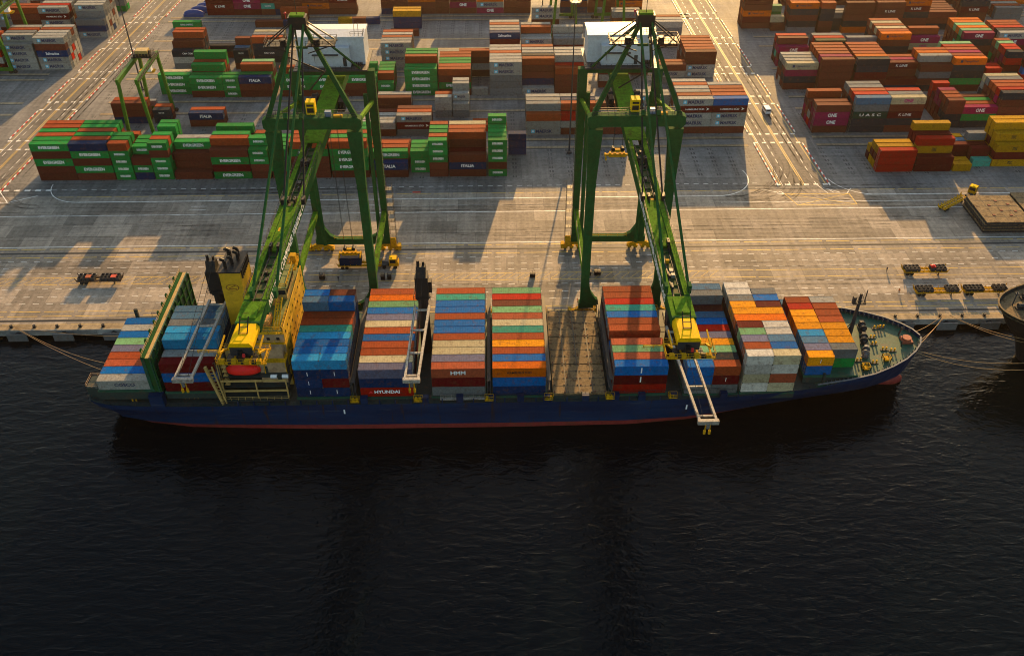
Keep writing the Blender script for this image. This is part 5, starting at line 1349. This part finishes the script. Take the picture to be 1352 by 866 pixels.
def tractor(x,y,rz,label):
    r=empty('terminal_tractor',(x,y,0),rz); tag(r,label,'truck','yellow terminal tractors')
    b=MB(); b.box(-2.6,2.3,-.55,.55,.65,1.05,0); b.box(-2.5,-.6,-1.0,1.0,1.05,1.2,1); b.build('chassis',[M['black'],M['dsteel']],r)
    b=MB(); b.prism([(-.2,1.0),(2.5,1.0),(2.5,1.9),(1.9,3.25),(-.2,3.25)],-1.15,1.15,0); cab=b.build('cab',M['yel'],r)
    b=MB(); b.quad([(2.42,-1.0,2.05),(2.42,1.0,2.05),(1.98,1.0,3.1),(1.98,-1.0,3.1)]); 
    for s in (-1,1): b.box(.1,1.7,s*1.16-.01,s*1.16+.01,2.0,3.0)
    b.box(-.22,-.2,-.9,.9,2.0,3.0)
    b.build('window',M['glass'],cab)
    b=MB(); b.box(-.1,1.8,-1.05,1.05,3.25,3.32); b.box(.3,.8,-.3,.3,3.32,3.5); b.build('roof',M['ybr'],cab)
    for e in (-1.7,1.5):
        for s in (-.95,.95):
            b=MB(); b.tube((e,s-.2,.52),(e,s+.2,.52),.52,14); b.build('wheel',M['rubber'],r)
    return r
a=math.atan2(251.0-243.0,150.5-139.0)
trailer(143.4,245.6,a,'yellow trailer hitched behind the turning tractor at the right',[],'flat container trailers on the move')
tractor(151.6,251.3,a+.25,'yellow terminal tractor turning with an empty trailer at the right')
tractor(-30.6,215.6,0,'yellow terminal tractor under the left quay crane leg')
trailer(-39.2,215.5,0,'yellow trailer under the left quay crane carrying a navy container',[],'flat container trailers on the move')
nb_=bpy.data.objects.new('container',cmesh(6.06,2.6)); link(nb_,None,(-41.7,214.3,1.4)); nb_.material_slots[0].link='OBJECT'; nb_.material_slots[0].material=pm('n'); tag(nb_,'short navy container on a trailer under the left quay crane','container','containers on the quay')
spreader(-41.7,215.6,4.35,'yellow spreader resting on the navy container below the left quay crane',51.0)
van=empty('van',(100.3,312.3,0),radians(90)+.05); tag(van,'white van driving along the sunlit right road','van')
b=MB(); b.prism([(-2.5,.45),(2.5,.45),(2.55,1.0),(2.3,1.25),(1.5,2.1),(1.2,2.25),(-2.4,2.25),(-2.55,2.0)],-.98,.98); b.build('body',M['vanp'],van)
b=MB(); b.quad([(2.28,-.85,1.32),(2.28,.85,1.32),(1.6,.8,2.05),(1.6,-.8,2.05)]); 
for s in (-1,1): b.box(-2.2,1.4,s*.985-.01,s*.985+.01,1.35,1.95)
b.box(-2.57,-2.54,-.8,.8,1.4,2.0); b.build('window',M['glass'],van)
for e in (-1.6,1.6):
    for s in (-.85,.85):
        b=MB(); b.tube((e,s-.12,.36),(e,s+.12,.36),.36,14); b.build('wheel',M['rubber'],van)
# ------------------------------------------------------------------ hatch covers stacked on the quay
def hatch_stack(x,y,label,n=4):
    for k in range(n):
        r=empty('quay_hatch_cover',(x+(k%2)*.25,y+(k%3)*.15,.25+k*.92)); 
        tag(r,label[k],'hatch cover','hatch covers piled on the quay')
        b=MB(); b.box(-.2,13.4,-.2,15.2,.5,.78,0)
        if k==n-1:
            for j in range(1,4): b.box(j*3.3-.05,j*3.3+.05,.2,14.8,.78,.81,1)
            for j in range(1,5): b.box(.2,13,j*3-.05,j*3+.05,.78,.81,1)
            for q,(u,v) in enumerate(((4,9),(6.5,6),(8.3,3.2),(3.1,3.4),(10,9.5),(7,11.5),(10.6,5.4))): b.box(u,u+.8,v,v+.8,.81,.92,2)
        b.build('panel',[M['hatch'],M['casting'],MATS['rusty fitting']],r)
        b=MB(); b.box(-.12,13.32,-.12,.05,-.1,.5,0); b.box(-.12,.05,.05,15.1,-.1,.5,0); b.box(13.2,13.32,.05,15.1,-.1,.5); b.box(.05,13.2,15,15.1,-.1,.5)
        for j in range(9): b.box(.2+j*1.55,.5+j*1.55,-.3,-.12,-.05,.62)
        for j in range(10): b.box(-.3,-.12,.2+j*1.55,.5+j*1.55,-.05,.62)
        b.build('edge_beam',M['dsteel'],r)
hatch_stack(146.6,229.9,['bottom hatch cover of the pile at the right','second hatch cover from the ground in the right pile','third hatch cover from the ground in the right pile','dusty top hatch cover of the pile at the right'])
hatch_stack(161.0,231.5,['bottom hatch cover of the pile cut by the right edge','second hatch cover of the pile cut by the right edge','third hatch cover of the pile cut by the right edge','top hatch cover of the pile cut by the right edge'])
# ------------------------------------------------------------------ small quay gear
def binbox(x,y,label,sx=1.5):
    b=MB(); b.box(-sx/2,sx/2,-.6,.6,.1,1.2,0); b.box(-sx/2+.1,sx/2-.1,-.5,.5,1.2,1.25,0); b.rail([(-sx/2,-.6,1.2),(sx/2,-.6,1.2),(sx/2,.6,1.2),(-sx/2,.6,1.2),(-sx/2,-.6,1.2)],.5,.04,.7)
    o=b.build('gear_bin',[M['black']],None,(x,y,0)); tag(o,label,'bin','gear bins standing on the quay'); return o
binbox(9.9,209.9,'lone dark gear bin right of the tall grey ship mast'); binbox(25.6,210.6,'left one of two black gear bins under the right quay crane',1.8); binbox(28.3,210.7,'right one of two black gear bins under the right quay crane',1.8)
binbox(-49.3,210.1,'dark gear bin under the left quay crane near the deckhouse'); binbox(-32.2,209.6,'left one of two small black bins beside the left crane leg',1.1); binbox(-30.4,209.7,'right one of two small black bins beside the left crane leg',1.1)
# blue covered loads far left at the top
for k,(x,y) in enumerate(((-136.0,414.5),(-134.2,419),(-132.4,423.5),(-130.6,428))):
    b=MB(); b.ball((0,0,1.0),(4.6,1.7,1.9),0,14,8); b.box(-4.4,4.4,-1.6,1.6,0,1.2); o=b.build('covered_load',[M['tarp']],None,(x,y,0),smooth=False)
    tag(o,['nearest','second nearest','third nearest','farthest'][k]+' of four loads under blue tarpaulin by the left road','load','loads under blue tarpaulins')
# ------------------------------------------------------------------ people
def person(x,y,rz,label,vest):
    V=[(0,0,.92),(0,0,1.15),(0,.01,1.42),(0,.02,1.52),(0,.03,1.62),(0,.03,1.76), (.10,0,.88),(.12,.04,.5),(.12,-.02,.09),(.12,.12,.04), (-.10,0,.88),(-.12,-.10,.5),(-.12,-.22,.10),(-.12,-.08,.04),
       (.2,.01,1.42),(.27,.02,1.15),(.27,.14,.92),(-.2,.01,1.42),(-.27,-.03,1.15),(-.27,.06,.92)]
    E=[(0,1),(1,2),(2,3),(3,4),(4,5),(0,6),(6,7),(7,8),(8,9),(0,10),(10,11),(11,12),(12,13),(2,14),(14,15),(15,16),(2,17),(17,18),(18,19)]
    R=[.15,.14,.16,.06,.10,.09,.10,.075,.05,.045,.10,.075,.05,.045,.07,.05,.04,.07,.05,.04]
    me=bpy.data.meshes.new('person'); me.from_pydata(V,E,[]); o=bpy.data.objects.new('person',me); COL.objects.link(o)
    md=o.modifiers.new('s','SKIN'); 
    for i,v in enumerate(me.skin_vertices[0].data): v.radius=(R[i],R[i]*.85); v.use_root=(i==0)
    o.modifiers.new('u','SUBSURF').levels=1
    bpy.context.view_layer.update()
    nm=bpy.data.meshes.new_from_object(o.evaluated_get(bpy.context.evaluated_depsgraph_get()))
    bpy.data.objects.remove(o)
    for m in (M['cloth'],vest,M['skin'],M['yel']): nm.materials.append(m)
    for p in nm.polygons:
        z=p.center.z; p.material_index=0 if z<.95 else 1 if z<1.5 else 2 if z<1.68 else 3
        p.use_smooth=True
    o=bpy.data.objects.new('person',nm); link(o,None,(x,y,0),rz); tag(o,label,'person'); return o
person(110.7,210.4,.4,'person in dark clothes and yellow helmet left of the upper trailer',M['cloth'])
person(110.6,200.2,2.2,'person in an orange vest left of the lower trailers',M['vest'])
person(21.6,197.6,1.2,'person in an orange vest standing beside the right crane leg',M['vest'])
person(-44.6,209.0,.2,'person in dark clothes walking near the left crane bin',M['cloth'])
# ------------------------------------------------------------------ light, sky and air
AZ=radians(9.8); EL=radians(14.6)
w=bpy.data.worlds.new('World'); S.world=w; w.use_nodes=True; nt=w.node_tree
bg=nt.nodes['Background']; sk=nt.nodes.new('ShaderNodeTexSky'); sk.sky_type='NISHITA'; sk.sun_disc=False; sk.sun_elevation=EL; sk.sun_rotation=AZ; sk.air_density=1.4; sk.dust_density=2.5
nt.links.new(sk.outputs[0],bg.inputs['Color']); bg.inputs['Strength'].default_value=.11
sl=bpy.data.lights.new('sun','SUN'); sl.energy=5.0; sl.angle=radians(.6); sl.color=(1,.58,.205)
so=bpy.data.objects.new('sun',sl); COL.objects.link(so)
d=Vector((sin(AZ)*cos(EL),cos(AZ)*cos(EL),sin(EL))); so.rotation_euler=d.to_track_quat('Z','Y').to_euler()
hz=MB(); hz.box(-950,950,-750,1050,-11,156); hm=bpy.data.materials.new('haze'); hm.use_nodes=True; hn=hm.node_tree; hn.nodes.remove(hn.nodes['Principled BSDF'])
pv=hn.nodes.new('ShaderNodeVolumePrincipled'); pv.inputs['Color'].default_value=(1,.88,.72,1); pv.inputs['Density'].default_value=.00004; pv.inputs['Anisotropy'].default_value=.82
hn.links.new(pv.outputs[0],hn.nodes['Material Output'].inputs['Volume'])
ho=hz.build('haze',hm); ho['kind']='stuff'; ho['label']='thin warm haze over the harbour'; ho['category']='haze'
cam=bpy.data.cameras.new('camera'); cam.sensor_width=36; cam.lens=1208.6/1352*36; cam.clip_end=6000; cam.clip_start=1
co=bpy.data.objects.new('camera',cam); COL.objects.link(co); co.location=(0,0,151.67); co.rotation_euler=(radians(90-39.03),0,-radians(1.121)); S.camera=co
S.view_settings.view_transform='Standard'; S.view_settings.look='None'; S.view_settings.gamma=1; S.view_settings.use_curve_mapping=False
S.cycles.filter_width=1.0
S.view_settings.exposure=1.2
